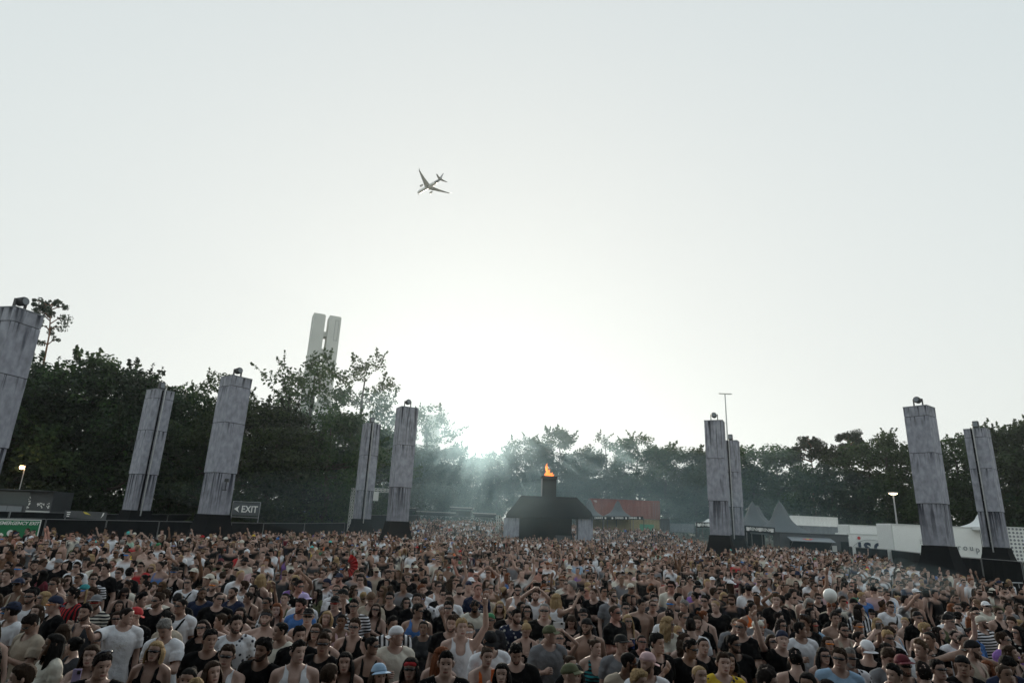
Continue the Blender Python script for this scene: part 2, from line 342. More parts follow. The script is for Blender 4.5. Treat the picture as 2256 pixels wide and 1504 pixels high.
LT = [(-60, 760, 50, 'dense0', 'cut off at the left edge'), (45, 800, 52, 'dense1', 'behind the leftmost pillar'), (135, 795, 54, 'dense0', 'under the lone pine'), (205, 778, 57, 'open0', 'with loose twigs rising above its neighbours'), (262, 815, 60, 'dense1', 'left of the pillar with the pipe'),
      (335, 838, 63, 'dense2', 'behind the pillar with the pipe at left'), (405, 842, 67, 'dense0', 'between the two leftmost full pillars'), (480, 822, 70, 'sparse0', 'thin, rising behind the pillar left of EXIT'), (545, 885, 68, 'dense3', 'just right of the pillar left of EXIT'),
      (610, 905, 72, 'dense1', 'above the EXIT sign'), (690, 778, 84, 'sparse0', 'big and airy, in front of the twin-slab tower'), (735, 905, 78, 'dense2', 'below the twin-slab tower'), (640, 850, 88, 'sparse1', 'left of the twin-slab tower'), (805, 790, 118, 'sparse1', 'pale and sparse, right of the twin-slab tower'),
      (800, 935, 88, 'dense3', 'behind the narrow pillar left of centre'), (850, 950, 96, 'dense0', 'between the two pillars left of centre'), (945, 892, 150, 'sparse0', 'pale and sparse, in front of the distant second tower'), (935, 985, 110, 'dense2', 'right of the pillars left of centre'),
      (1000, 985, 122, 'open0', 'left of the sun glow'), (1058, 1008, 140, 'dense3', 'low, right below the sun glow'), (1100, 992, 135, 'open1', 'right of the sun glow'), (1165, 966, 130, 'open2', 'left of the chimney flame'), (1232, 948, 132, 'open0', 'round topped, behind the chimney flame'),
      (1290, 1000, 124, 'dense2', 'right of the chimney flame'), (1334, 962, 136, 'sparse1', 'slim, above the red container'), (1408, 958, 130, 'open1', 'round, right above the red container end'), (1470, 985, 122, 'dense3', 'right of the red container'), (1530, 990, 120, 'dense2', 'left of the pillars right of centre'),
      (1590, 985, 118, 'open2', 'behind the pillars right of centre'), (1655, 990, 114, 'dense3', 'above the first grey tent peak'), (1715, 985, 112, 'dense2', 'above the big grey tent'), (1835, 990, 106, 'open0', 'between the two pines at right'),
      (1905, 985, 104, 'dense3', 'left of the lit lamp mast'), (1965, 952, 100, 'open1', 'left of the tall pillar at right'), (2035, 985, 96, 'dense2', 'behind the tall pillar at right'), (2100, 965, 96, 'open2', 'between the two rightmost pillars'), (2175, 945, 94, 'open0', 'behind the rightmost pillar'),
      (2235, 942, 92, 'dense3', 'right of the rightmost pillar'), (2310, 930, 88, 'dense2', 'cut off at the right edge')]
for px_, top_, Y_, nm_, where in LT:
    if px_ < 420: top_ += 12
    if px_ < 420: Y_ = max(Y_, 65 + (px_ % 7))
    kd = {'d': 'dense broad crowned', 'o': 'open crowned', 's': 'airy'}[nm_[0]]
    tree(px_, top_, Y_, nm_, f'{kd} tree {where}', 1.0 + (.15 if nm_[0] == 'd' else 0), name='broadleaf_tree')
tree(1790, 948, 108, 'pine1', 'flat topped pine on the tree line above the grey tent', .8, .4, 'pine_tree')
tree(1868, 938, 110, 'pine0', 'taller ragged pine left of the lit lamp mast', .7, 1.4, 'pine_tree')
# understory that reads as one mass below the crowns
rs_ = np.random.RandomState(77); P_ = []
edge = [(-400, 66, 13), (0, 67, 14), (200, 68, 14), (400, 70, 13), (600, 74, 13), (760, 84, 13), (900, 98, 12), (1050, 124, 11), (1200, 126, 13), (1400, 122, 13), (1600, 112, 13), (1800, 104, 12.5), (2000, 96, 12.5), (2256, 88, 12), (2550, 80, 12)]
for k_ in range(len(edge) - 1):
    (a, ya, ha), (b, yb, hb) = edge[k_], edge[k_ + 1]
    A = Vector((x_at(a, ya, 4), ya, 0)); Bv = Vector((x_at(b, yb, 4), yb, 0)); ln = (Bv - A).length; n_ = int(ln * 3.0)
    nrm = Vector((Bv.y - A.y, -(Bv.x - A.x), 0)).normalized()
    if nrm.y < 0: nrm = -nrm
    for q in range(n_):
        t_ = rs_.uniform(); p = A.lerp(Bv, t_) + nrm * rs_.uniform(-2, 9); z = ground_z(p.x, p.y); hh = (ha + (hb - ha) * t_)
        cz = rs_.uniform(.02, 1) ** .8 * hh; r_ = rs_.uniform(1.0, 2.2); m_ = 80
        d = rs_.normal(size=(m_, 3)); d /= np.linalg.norm(d, axis=1, keepdims=True)
        P_.append(np.concatenate([np.array([p.x, p.y, z + cz]) + d * (rs_.uniform(.1, 1, m_) ** .4)[:, None] * np.array([r_, r_, r_ * .8]), d], 1))
P_ = np.concatenate(P_); v_, q_ = leaf_quads(P_[:, :3], P_[:, 3:] * .8 + np.array([0, 0, .5]), .23, rs_)
wood = link('woodland', mesh_np('woodland', v_, [q_]), M_LEAFD); tag(wood, 'dark leafy undergrowth along the woodland edge', kind='stuff')
# a far wooded rise closes the view between the trunks
rs_ = np.random.RandomState(78); P_ = []
for k_ in range(900):
    px_ = rs_.uniform(-500, 2800); Y_ = 150 + rs_.uniform(0, 40); x = x_at(px_, Y_, 6)
    if abs(px_ - 1060) < 45: continue
    r_ = rs_.uniform(1.8, 3.2); m_ = 60; d = rs_.normal(size=(m_, 3)); d /= np.linalg.norm(d, axis=1, keepdims=True); cz = rs_.uniform(0, 1) * 13
    P_.append(np.concatenate([np.array([x, Y_, ground_z(x, Y_) + cz]) + d * (rs_.uniform(.1, 1, m_) ** .4)[:, None] * r_, d], 1))
P_ = np.concatenate(P_); v_, q_ = leaf_quads(P_[:, :3], P_[:, 3:] * .8 + np.array([0, 0, .5]), .42, rs_)
wood2 = link('far_woodland', mesh_np('far_woodland', v_, [q_]), M_LEAFD); tag(wood2, 'far dark woodland behind the tree line', kind='stuff')
# ------------------------------------------------------------------ towers
def tower(px, top, Y, wpx, label, slabs=True):
    zt = z_at(px, top, Y); x = x_at(px, Y, zt * .8); g = 2; H = zt - g; wd = wpx * Y / F_PX * 1.04
    e = empty('concrete_tower', (x, Y, g), R(24)); tag(e, label, 'tower', 'concrete towers beyond the trees')
    sw_ = wd * .43; dp = wd * .62
    for s in (-1, 1):
        m = MB(); cx = s * (wd * .5 - sw_ * .5); z1 = H; ch = wd * .05
        prof = [(cx - sw_ / 2, 0), (cx + sw_ / 2, 0), (cx + sw_ / 2, z1 - ch), (cx + sw_ / 2 - ch, z1), (cx - sw_ / 2, z1)]
        n = len(prof); m.add([(a, -dp / 2, b) for a, b in prof] + [(a, dp / 2, b) for a, b in prof], [tuple(range(n - 1, -1, -1)), tuple(range(n, 2 * n))] + [(k, (k + 1) % n, n + (k + 1) % n, n + k) for k in range(n)])
        m.build('slab', M_TOWER, e)
    k = 0; z = H - wd * .72
    while z > 4:
        MB().box((0, 0, z), (wd * .145, dp * .62, wd * .18)).build('bridge', M_TOWER, e); z -= wd * .66
        k += 1
    m = MB(); m.box((wd * .30, -dp / 2 - .05, H - wd * .55), (.12, .1, wd * .8)); m.box((wd * .42, -dp / 2 - .05, H - wd * .55), (.12, .1, wd * .8)); m.box((wd * .36, -dp / 2 - .05, H - wd * .16), (wd * .12, .1, .12)); m.box((wd * .36, -dp / 2 - .05, H - wd * .94), (wd * .12, .1, .12))
    m.build('hatch_frame', M_MGREY, e)
    return e
tower(709, 698, 215, 59, 'tall pale twin-slab concrete tower with bridged slots rising behind the trees')
tower(951, 915, 470, 27, 'distant small concrete tower fading into the sun glow')
# ================================================================== pillars
def text_mesh(txt, size, shear=0.0, extrude=.008, bold=0.0, spacing=1.0):
    c = bpy.data.curves.new('t', 'FONT'); c.body = txt; c.size = size; c.extrude = extrude; c.align_x = 'CENTER'; c.align_y = 'CENTER'; c.shear = shear; c.offset = bold; c.space_character = spacing
    c.resolution_u = 3
    o = bpy.data.objects.new('t', c); COL.objects.link(o); dg = bpy.context.evaluated_depsgraph_get()
    me = bpy.data.meshes.new_from_object(o.evaluated_get(dg)); bpy.data.objects.remove(o); return me
def letters(txt, size, loc, rot, mt, parent, name='lettering', **k):
    o = link(name, text_mesh(txt, size, **k), mt, parent); o.location = loc; o.rotation_euler = rot; return o
PW = 1.42
def pillar(px, Y, face, label, pipe=False, zb=2.7, zt=11.5, cap=True, light='moving', llabel=''):
    """square tower of clad panels; face = angle of the inner face normal (deg, from +X)"""
    x = x_at(px, Y, zb); g = ground_z(x, Y); rz = R(face + 90)
    e = empty('pillar', (x, Y, 0), rz); tag(e, label, 'pillar', 'concrete look pillars flanking the field')
    w_ = PW; segs = [2.55, 3.2, 2.4, .65] if cap else [2.55, 3.25, 3.0]
    tot = sum(segs); segs = [s * (zt - zb) / tot for s in segs]
    MB().box((0, 0, (zb + zt) / 2), (w_ - .1, w_ - .1, zt - zb - .02)).build('core', M_BLACK, e)
    z = zb
    for i, h in enumerate(segs):
        inset = .035 if i == 0 else 0.0
        mt = M_CONCB if i == 0 else (M_CONCT if i == len(segs) - 1 else M_CONC)
        key = ('panel', round(h, 3), i == 0, mt.name)
        if key not in PROTO:
            me = MB().box((0, 0, 0), (w_ - 2 * inset - .004, .05, h - .035)).mesh('panel'); me.materials.append(mt); PROTO[key] = me
        for k in range(4):
            a = k * math.pi / 2; d = (w_ / 2 - .022 - inset)
            p = link('panel', PROTO[key], None, e); p.location = (math.sin(a) * d, -math.cos(a) * d, z + h / 2); p.rotation_euler = (0, 0, a)
            if k % 2: p.scale = (.96, 1, 1)
        z += h
    MB().box((0, 0, zt + .02), (w_ + .03, w_ + .03, .05)).build('top_plate', M_MGREY, e)
    # black skirt flaring to the ground
    m = MB(); n = 6
    for k in range(n + 1):
        t = k / n; hw = w_ / 2 + .03 + (w_ * .62) * t ** 1.5; zz = zb - .0 - (zb - g) * t
        m.v += [(-hw, -hw, zz), (hw, -hw, zz), (hw, hw, zz), (-hw, hw, zz)]
    for k in range(n):
        for q in range(4): a, b = k * 4 + q, k * 4 + (q + 1) % 4; m.f.append((a, a + 4, b + 4, b))
    m.build('skirt', M_BLACK, e)
    if pipe:
        m = MB(); m.tube([(-.06, -w_ / 2 - .14, zb - .35), (-.06, -w_ / 2 - .14, zt + .1)], .045, 8); pp = m.build('pipe', M_GALV, e)
        MB().box((-.19, -w_ / 2 - .02, (zb + zt) / 2), (.11, .06, zt - zb)).build('shadow_strip', M_BLACK, e)  # black strip stands in for the dark shadow line along the pipe
        b_ = MB()
        for k in range(9): b_.box((-.06, -w_ / 2 - .07, zb + .4 + k * 1.0), (.16, .14, .05))
        b_.build('clamps', M_GALVD, pp); pp['kind'] = 'thing'; del pp['kind']
    # lamp on top
    L = empty('stage_light', (x, Y, zt + .05), rz); tag(L, llabel, 'stage light', 'stage lights on the pillar tops')
    if light == 'moving':
        MB().box((0, 0, .04), (.42, .30, .08)).build('base', M_FIX, L)
        for s in (-1, 1): MB().box((s * .26, 0, .30), (.05, .14, .52)).build('yoke_arm', M_FIX, L)
        m = MB(); m.tube([(0, .26, .46), (0, .10, .47), (0, -.20, .49), (0, -.28, .495)], [.12, .21, .22, .19], 12); m.build('head', M_FIX, L)
        MB().tube([(0, -.285, .495), (0, -.30, .495)], .16, 12).build('lens', M_MGREY, L)
    else:
        MB().box((0, 0, .03), (.46, .40, .06)).build('base', M_FIX, L)
        MB().box((0, .02, .36), (.42, .34, .58), taper=(.92, .9)).build('housing', M_FIX, L, bevel=.03)
        MB().box((0, -.16, .40), (.30, .03, .36)).build('lens', M_MGREY, L)
    return e
pillar(470, 40.5, -35, 'broad concrete-look pillar standing left of the EXIT sign', llabel='round lamp head on the pillar left of the EXIT sign')
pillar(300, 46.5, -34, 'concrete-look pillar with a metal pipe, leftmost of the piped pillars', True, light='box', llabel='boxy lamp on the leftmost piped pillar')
pillar(875, 49.5, -63, 'concrete-look pillar left of centre without a pipe, right one of its pair', cap=False, llabel='lamp head on the right pillar of the pair left of centre')
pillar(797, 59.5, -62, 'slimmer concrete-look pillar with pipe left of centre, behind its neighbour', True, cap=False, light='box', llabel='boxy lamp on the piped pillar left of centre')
pillar(1587, 49.5, -116, 'concrete-look pillar right of centre overlapping the piped one behind it', cap=False, llabel='lamp head on the front pillar right of centre')
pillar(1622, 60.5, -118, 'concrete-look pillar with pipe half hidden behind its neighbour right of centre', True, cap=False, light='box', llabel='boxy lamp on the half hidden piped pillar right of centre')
pillar(2069, 40.5, -143, 'broad concrete-look pillar in front of the white trailers at right', llabel='lamp head on the broad pillar in front of the white trailers')
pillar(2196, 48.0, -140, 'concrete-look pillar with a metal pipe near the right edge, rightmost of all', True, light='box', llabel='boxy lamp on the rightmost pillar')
pillar(-82, 27.5, -12, 'nearest concrete-look pillar, cut off by the left edge', llabel='large lamp head on the nearest pillar at the left edge')
# little spotlight clamped on the pillar left of the EXIT sign
pq = at_y(499, 1062, 39.4)
S = empty('clamp_lamp', pq); tag(S, 'small black clamp lamp fixed to the pillar left of the EXIT sign', 'lamp')
MB().box((0, 0, .12), (.22, .16, .20)).build('head', M_FIX, S); MB().bar((0, 0, .02), (-.03, .05, -.42), .05).build('arm', M_FIX, S); MB().box((-.06, 0, -.46), (.26, .06, .06)).build('bracket', M_FIX, S)
# ================================================================== left fence and signs
def fence(pts, h, label, panels=1, name='site_fence', scrim=M_SCRIM, posts=True, rails=True, zoff=0):
    """pts world (x,y); panels of cloth between round posts"""
    e = empty(name, (pts[0][0], pts[0][1], 0)); tag(e, label, 'fence'); o0 = Vector((pts[0][0], pts[0][1], 0))
    for k in range(len(pts) - 1):
        a = Vector((*pts[k], ground_z(*pts[k]) + zoff)) - o0; b = Vector((*pts[k + 1], ground_z(*pts[k + 1]) + zoff)) - o0
        d = (b - a); u = d.normalized()
        m = MB(); n = 10; nr = Vector((-u.y, u.x, 0))
        for q in range(n + 1):
            t = q / n; p = a.lerp(b, .012 + .976 * t) + nr * (.03 * math.sin(t * 19 + k) * math.sin(t * 3.1))
            m.v += [tuple(p + Vector((0, 0, .05))), tuple(p + nr * .03 * math.sin(t * 11) + Vector((0, 0, h * .5))), tuple(p + Vector((0, 0, h - .03)))]
        for q in range(n):
            for r_ in range(2): i = q * 3 + r_; m.f.append((i, i + 3, i + 4, i + 1))
        m.build('cloth_panel', scrim, e)
        if rails:
            m = MB(); off = -nr * .05 if nr.y > 0 else nr * .05
            m.tube([a + off + Vector((0, 0, .1)), a + off + Vector((0, 0, h)), b + off - u * .06 + Vector((0, 0, h)), b + off - u * .06 + Vector((0, 0, .1))], .024, 6); m.build('frame', M_GALVD, e)
    return e
def gp(px, Y, z=1.0): return (x_at(px, Y, z), Y)
fence([gp(-120, 35), gp(93, 39.5), gp(228, 43), gp(345, 46.8), gp(432, 50), gp(505, 53), gp(577, 57), gp(668, 62), gp(757, 67)], 2.02, 'black clothed site fence running along the left side behind the crowd')
fence([gp(-60, 52), gp(15, 53), gp(139, 57), gp(258, 61), gp(365, 66), gp(510, 71), gp(640, 76), gp(800, 82), gp(920, 88)], 2.15, 'second dark site fence standing farther behind the left fence')
# graffiti banners on the fence behind
def graffiti(name, base, ink, th):
    m = mat(name, base, .8, var=.2, scale=2); t = m.node_tree; b = t.nodes['Principled BSDF']; old = b.inputs['Base Color'].links[0].from_socket
    tc = t.nodes.new('ShaderNodeTexCoord'); n = t.nodes.new('ShaderNodeTexNoise'); n.inputs['Scale'].default_value = 1.6; n.inputs['Detail'].default_value = 3; n.inputs['Distortion'].default_value = 2.5
    t.links.new(tc.outputs['Object'], n.inputs['Vector']); r = t.nodes.new('ShaderNodeMapRange'); r.inputs[1].default_value = th; r.inputs[2].default_value = th + .03; t.links.new(n.outputs['Fac'], r.inputs[0])
    q = t.nodes.new('ShaderNodeMix'); q.data_type = 'RGBA'; q.inputs[7].default_value = (*ink, 1); t.links.new(old, q.inputs[6]); t.links.new(r.outputs[0], q.inputs[0]); t.links.new(q.outputs[2], b.inputs['Base Color'])
    return m
M_GRAF = graffiti('graffiti_banner', (.035, .055, .055), (.42, .45, .45), .57)
fence([gp(905, 92), gp(962, 92.5), gp(1020, 93), gp(1075, 93.5), gp(1096, 93.7)], 2.1, 'fence hung with dark graffiti banners left of the sound booth', scrim=M_GRAF, zoff=.0)
# emergency exit banner
a_, b_ = at_y(-110, 1137, 34.75), at_y(92, 1139, 39.0)
B_ = empty('exit_banner', (b_.x, b_.y, 1.0)); tag(B_, 'green banner reading EMERGENCY EXIT hung on the left fence', 'banner')
d_ = Vector((a_.x - b_.x, a_.y - b_.y, 0)); L_ = d_.length; an_ = math.atan2(-d_.y, -d_.x)
B_.rotation_euler = (0, 0, an_)
MB().box((-L_ / 2, -.05, .42), (L_, .02, 1.12)).build('sheet', M_GREEN, B_)
m = MB(); m.box((-L_ / 2, -.066, .96), (L_, .012, .05)); m.box((-.03, -.066, .42), (.06, .012, 1.12)); m.box((-L_ / 2, -.066, -.12), (L_, .012, .05)); m.build('border', M_LETTER, B_)
letters('NOTAUSGANG / EMERGENCY EXIT', .265, (-2.22, -.07, .76), (R(90), 0, 0), M_LETTER, B_, shear=.25, bold=.006)
MB().tube([(-1.55, -.064, .22), (-1.55, -.075, .22)], .17, 16).build('pictogram', M_LETTER, B_)
# EXIT sign on poles
c_ = at_y(541, 1121, 58); E_ = empty('exit_sign', (c_.x, c_.y, ground_z(c_.x, c_.y)), R(-14)); tag(E_, 'black sign with white arrow and EXIT on a steel frame above the fence', 'sign')
zc_ = c_.z - ground_z(c_.x, c_.y)
MB().box((0, 0, zc_), (2.75, .04, 1.1)).build('board', M_DKGREY, E_)
m = MB(); m.tube([(-1.42, .05, 0), (-1.42, .05, zc_ + .64), (1.42, .05, zc_ + .64), (1.42, .05, 0)], .035, 8); m.tube([(-1.42, .05, zc_ - .7), (1.42, .05, zc_ - .7)], .03, 6); m.build('frame', M_GALV, E_)
letters('EXIT', .82, (.42, -.03, zc_ - .02), (R(90), 0, 0), M_LETTER, E_, bold=.012)
m = MB(); m.add([(-1.18, -.03, zc_), (-.62, -.03, zc_ + .30), (-.78, -.03, zc_ + .05), (-.78, -.03, zc_ - .05), (-.62, -.03, zc_ - .30), (-1.18, -.04, zc_)], [(0, 2, 1), (0, 3, 2), (0, 4, 3)]); m.build('arrow', M_LETTER, E_)
# yellow print and small words on the second fence
c_ = at_y(150, 1132, 56.2); T_ = empty('fence_banner', c_, R(-18)); tag(T_, 'dark banner with small white words and yellow flash on the rear left fence', 'banner')
MB().box((2.0, 0, 0), (4.9, .02, .62)).build('sheet', M_DKGREY, T_)
m = MB()
for k in range(3): m.box((.05 + .02 * (k % 2), -.02, .16 - k * .16), (.42 - .06 * k, .012, .08))
m.build('lettering', M_LETTER, T_)
MB().add([(1.7, -.02, .28), (2.15, -.02, .22), (2.7, -.02, .02), (1.95, -.02, .10)], [(0, 3, 2, 1)]).build('flash', M_YELLOW, T_)
MB().add([(4.0, -.02, .25), (4.16, -.02, .25), (4.12, -.02, .05), (3.85, -.02, -.2), (3.95, -.02, .02)], [(0, 4, 3, 2, 1)]).build('curve_mark', M_LETTER, T_)
# site cabin at the far left
c_ = at_y(60, 1125, 60); g_ = ground_z(c_.x, c_.y); K = empty('site_cabin', (c_.x, c_.y, g_), R(-6)); tag(K, 'grey site cabin with open hatch and stickers behind the left fence', 'cabin')
k_ = 60 / F_PX * 1.12
zt_ = z_at(60, 1080, 60) - g_
MB().box((-.9, 1.2, zt_ / 2), (6.4, 2.4, zt_)).build('body', M_DKGREY, K, bevel=.03)
MB().box((-1.9, -.02, zt_ - .75), (3.6, .03, 1.2)).build('window_band', mat('smoked_glass', (.035, .055, .062), .2), K)
MB().box((-.9, -.35, zt_ + .02), (6.7, 1.1, .07)).build('awning', M_DKGREY, K)
for q, (xx, ww) in enumerate([(-3.0, 1.8), (-1.3, 1.5)]): MB().box((xx, -.05, zt_ - 1.95), (ww, .06, 1.0)).build('hatch', M_MGREY, K)
MB().box((1.1, -.06, zt_ - 2.15), (2.4, .05, .72)).build('counter', M_OFFW, K)
rr_ = random.Random(4)
m = MB()
for q in range(26): m.box((rr_.uniform(.9, 2.2), -.03 - .001 * q, zt_ - rr_.uniform(1.05, 1.5)), (rr_.uniform(.05, .14), .004, rr_.uniform(.04, .12)))
for q in range(14): m.box((rr_.uniform(-.12, .1), -.03 - .001 * q, zt_ - rr_.uniform(.5, 1.6)), (rr_.uniform(.05, .14), .004, rr_.uniform(.05, .16)))
s_ = m.build('stickers', M_LETTER, K); s_['kind'] = 'stuff'
MB().add([(-4.0, -.06, zt_ - .7), (-3.2, -.06, zt_ - .7), (-3.2, -.06, zt_ - 1.0), (-3.55, -.06, zt_ - 1.25), (-4.0, -.06, zt_ - 1.15)], [(0, 1, 2, 3, 4)]).build('poster', M_OFFW, K)
# lit flood lamp on a mast over the cabin
c_ = at_y(43, 1078, 61); t_ = at_y(56, 1026, 61); Lm = empty('lamp_mast', (c_.x, c_.y, 0)); tag(Lm, 'thin mast with a glowing orange flood lamp above the site cabin', 'lamp mast')
xo = t_.x - c_.x
MB().tube([(0, 0, ground_z(c_.x, c_.y)), (xo * .5, 0, (c_.z + t_.z) / 2), (xo, 0, t_.z)], [.05, .04, .035], 6).build('mast', M_GALV, Lm)
MB().box((xo - .30, 0, t_.z - .15), (.42, .2, .34)).build('lamp_head', M_LAMP, Lm, bevel=.05)
MB().box((xo - .30, .13, t_.z - .15), (.5, .05, .42)).build('lamp_back', M_FIX, Lm)
pl_ = bpy.data.lights.new('flood_lamp_glow', 'POINT'); pl_.energy = 120; pl_.color = (1, .6, .28); pl_.shadow_soft_size = .15; po = bpy.data.objects.new('flood_lamp_glow', pl_); COL.objects.link(po); po.location = (c_.x + xo - .3, c_.y - .4, t_.z - .15)
# white steel goal frame, blue container, truss gate
def container(px0, px1, y0, y1, Y, mt, label, cat='container', rz=0, depth=2.4, door_end=None, name='shipping_container'):
    pc = at_y((px0 + px1) / 2, y1, Y); zt = z_at((px0 + px1) / 2, y0, Y); x0, x1 = x_at(px0, Y, (pc.z + zt) / 2), x_at(px1, Y, (pc.z + zt) / 2)
    w_, h_ = x1 - x0, zt - pc.z; e = empty(name, ((x0 + x1) / 2, Y, pc.z), rz); tag(e, label, cat)
    m = MB(); n = max(6, int(w_ / .14)) // 2 * 2; vs = []
    for k in range(n + 1):
        xx = -w_ / 2 + .1 + (w_ - .2) * k / n; yy = .0 if (k // 2) % 2 == 0 else .045
        vs += [(xx, yy, .12), (xx, yy, h_ - .1)]
    m.add(vs, [(2 * k, 2 * k + 2, 2 * k + 3, 2 * k + 1) for k in range(n)])
    m.build('side_wall', mt, e)
    for s in (-1, 1):
        for yy in (.03, depth): MB().box((s * (w_ / 2 - .05), yy, h_ / 2), (.12, .14, h_)).build('corner_post', mt, e)
    MB().box((0, .03, h_ - .05), (w_ - .22, .13, .1)).build('top_rail', mt, e); MB().box((0, .03, .06), (w_ - .22, .13, .12)).build('bottom_rail', mt, e)
    MB().box((0, depth / 2 + .06, h_ / 2), (w_ - .24, depth - .2, h_ - .14)).build('shell', mt, e)
    return e, w_, h_
container(640, 718, 1126, 1146, 80, M_BLUE, 'dark blue container behind the fence right of the EXIT sign')
c_ = at_y(637, 1141, 79); z1 = z_at(637, 1127, 79); Gf = empty('goal_frame', (c_.x, c_.y, ground_z(c_.x, c_.y))); tag(Gf, 'small white steel goal-like frame beside the blue container', 'frame')
hh = z1 - ground_z(c_.x, c_.y); MB().tube([(-.75, 0, 0), (-.75, 0, hh), (.75, 0, hh), (.75, 0, 0)], .05, 6).build('tube_frame', M_OFFW, Gf)
c_ = at_y(772, 1141, 73); z1 = z_at(778, 1074, 73); g_ = ground_z(c_.x, c_.y); Tr = empty('truss_gate', (c_.x, c_.y, g_)); tag(Tr, 'white lattice truss gate with a sign board beside the piped pillar', 'truss'); hh = z1 - g_
def truss(e, a, b, s, n, mt=M_OFFW, name='truss_leg'):
    a, b = Vector(a), Vector(b); m = MB(); d = (b - a).normalized(); u = d.orthogonal().normalized(); v = d.cross(u); cs = [(u * i + v * j) * s for i, j in ((1, 1), (1, -1), (-1, -1), (-1, 1))]
    for c in cs: m.tube([a + c, b + c], .028, 5)
    for k in range(n):
        p, q = a.lerp(b, k / n), a.lerp(b, (k + 1) / n)
        for r_ in range(4): m.tube([p + cs[r_], q + cs[(r_ + 1) % 4]], .018, 4)
    return m.build(name, mt, e)
truss(Tr, (0, 0, 0), (0, 0, hh), .16, 16); truss(Tr, (.2, 0, hh - .15), (4.2, 0, hh - .15), .14, 10, name='truss_beam'); truss(Tr, (4.4, 0, 0), (4.4, 0, hh), .16, 16)
MB().box((1.7, -.25, hh - .85), (2.6, .04, 1.0)).build('sign_board', M_OFFW, Tr)
letters('BESTER', .36, (.95, -.2, hh - .14), (R(90), 0, 0), M_DKGREY, Tr)
# dark huts with flat roofs behind the graffiti fence
def hut(px0, px1, ytop, ybot, Y, label):
    x0, x1 = x_at(px0, Y, 4), x_at(px1, Y, 4); zt, zb_ = z_at((px0 + px1) / 2, ytop, Y), z_at((px0 + px1) / 2, ybot, Y); g = ground_z(x0, Y); w_ = x1 - x0
    e = empty('market_hut', ((x0 + x1) / 2, Y, g)); tag(e, label, 'hut', 'dark huts behind the fence')
    MB().box((0, 2, (zb_ - g) / 2 + .4), (w_ - .5, 3, zb_ - g + .6)).build('walls', M_BLACK, e)
    MB().box((0, 1.6, zt - g - .25), (w_, 4.6, .34)).build('roof', M_DKGREY, e)
    MB().box((0, -.72, zt - g - .10), (w_ - .1, .05, .12)).build('fascia', M_OFFW, e)
    MB().box((0, -.6, zb_ - g + .3), (w_ - .6, .06, .5)).build('valance', M_BLACK, e)
    for s in (-1, 1): MB().tube([(s * (w_ / 2 - .2), -.6, 0), (s * (w_ / 2 - .2), -.6, zt - g - .3)], .05, 6).build('post', M_DKGREY, e)
hut(700, 782, 1117, 1140, 92, 'low dark hut behind the truss gate'); hut(815, 866, 1119, 1140, 93, 'dark hut seen between the two pillars left of centre'); hut(897, 918, 1117, 1135, 96, 'narrow dark hut right beside the pillar left of centre')
hut(918, 1006, 1126, 1140, 98, 'long low dark hut with pale roof edge behind the graffiti fence'); hut(990, 1040, 1116, 1134, 104, 'taller dark hut with a bright roof strip behind the graffiti fence'); hut(1042, 1094, 1129, 1140, 99, 'dark hut with sloping pale roof edge left of the sound booth')
# scaffold frame and leaning festoon truss next to the booth
c_ = at_y(838, 1120, 90); Sf = empty('scaffold', (c_.x, c_.y, ground_z(c_.x, c_.y))); tag(Sf, 'small steel scaffold frame between the two pillars left of centre', 'scaffold'); m = MB(); zz = c_.z - ground_z(c_.x, c_.y)
m.tube([(-.3, 0, 0), (-.3, 0, zz + .9)], .06, 6); m.tube([(1.6, 0, 0), (1.6, 0, zz + .5)], .05, 6)
for k in range(3): m.tube([(-.3, 0, zz - .3 + .35 * k), (1.6, 0, zz - .3 + .35 * k)], .04, 6)
m.build('tubes', M_GALVD, Sf)
c_ = at_y(1097, 1178, 66); z1 = z_at(1099, 1134, 66); Tt = empty('truss_tower', (c_.x, c_.y, ground_z(c_.x, c_.y))); tag(Tt, 'pale truss tower wound with greenery left of the sound booth', 'truss'); hh = z1 - ground_z(c_.x, c_.y)
truss(Tt, (0, 0, 0), (0, 0, hh), .15, 12); truss(Tt, (0, -.1, 1.15), (-2.6, -.2, .35), .09, 8, name='fallen_truss')
rs_ = np.random.RandomState(9); P_ = np.stack([rs_.normal(0, .16, 160), rs_.normal(0, .16, 160), rs_.uniform(.2, hh, 160)], 1); v_, q_ = leaf_quads(P_, rs_.normal(size=(160, 3)), .09, rs_); iv = link('ivy', mesh_np('ivy', v_, [q_]), M_LEAF, Tt); iv['kind'] = 'stuff'
# ================================================================== sound booth with chimney and flame
YB = 64.0
def bx(px): return x_at(px, YB, 4.0)
def bz(px, py): return z_at(px, py, YB)
bc = bx(1210); Bo = empty('sound_booth', (bc, YB, 0)); tag(Bo, 'black draped sound booth with concrete-look side walls and square chimney', 'booth')
prof = [(1115, 1139), (1116, 1131), (1148, 1091), (1270, 1095), (1302, 1127), (1306, 1137), (1305, 1143)]
pr = [(bx(a) - bc, bz(a, b)) for a, b in prof]; m = MB(); n = len(pr)
m.add([(a, 0, b) for a, b in pr] + [(a, 7.5, b) for a, b in pr], [tuple(range(n)), tuple(range(2 * n - 1, n - 1, -1))] + [(k, n + k, n + (k + 1) % n, (k + 1) % n) for k in range(n)])
m.build('roof', M_BLACK, Bo)
gB = ground_z(bc, YB)
for nm_, a, b, yt in (('l', 1111, 1145, 1140), ('r', 1275, 1307, 1142)):
    x0, x1 = bx(a) - bc, bx(b) - bc; zt = bz((a + b) / 2, yt)
    MB().box(((x0 + x1) / 2, 1.0, (zt + gB) / 2), (x1 - x0, 1.6, zt - gB)).build('side_wall', M_CONC, Bo)
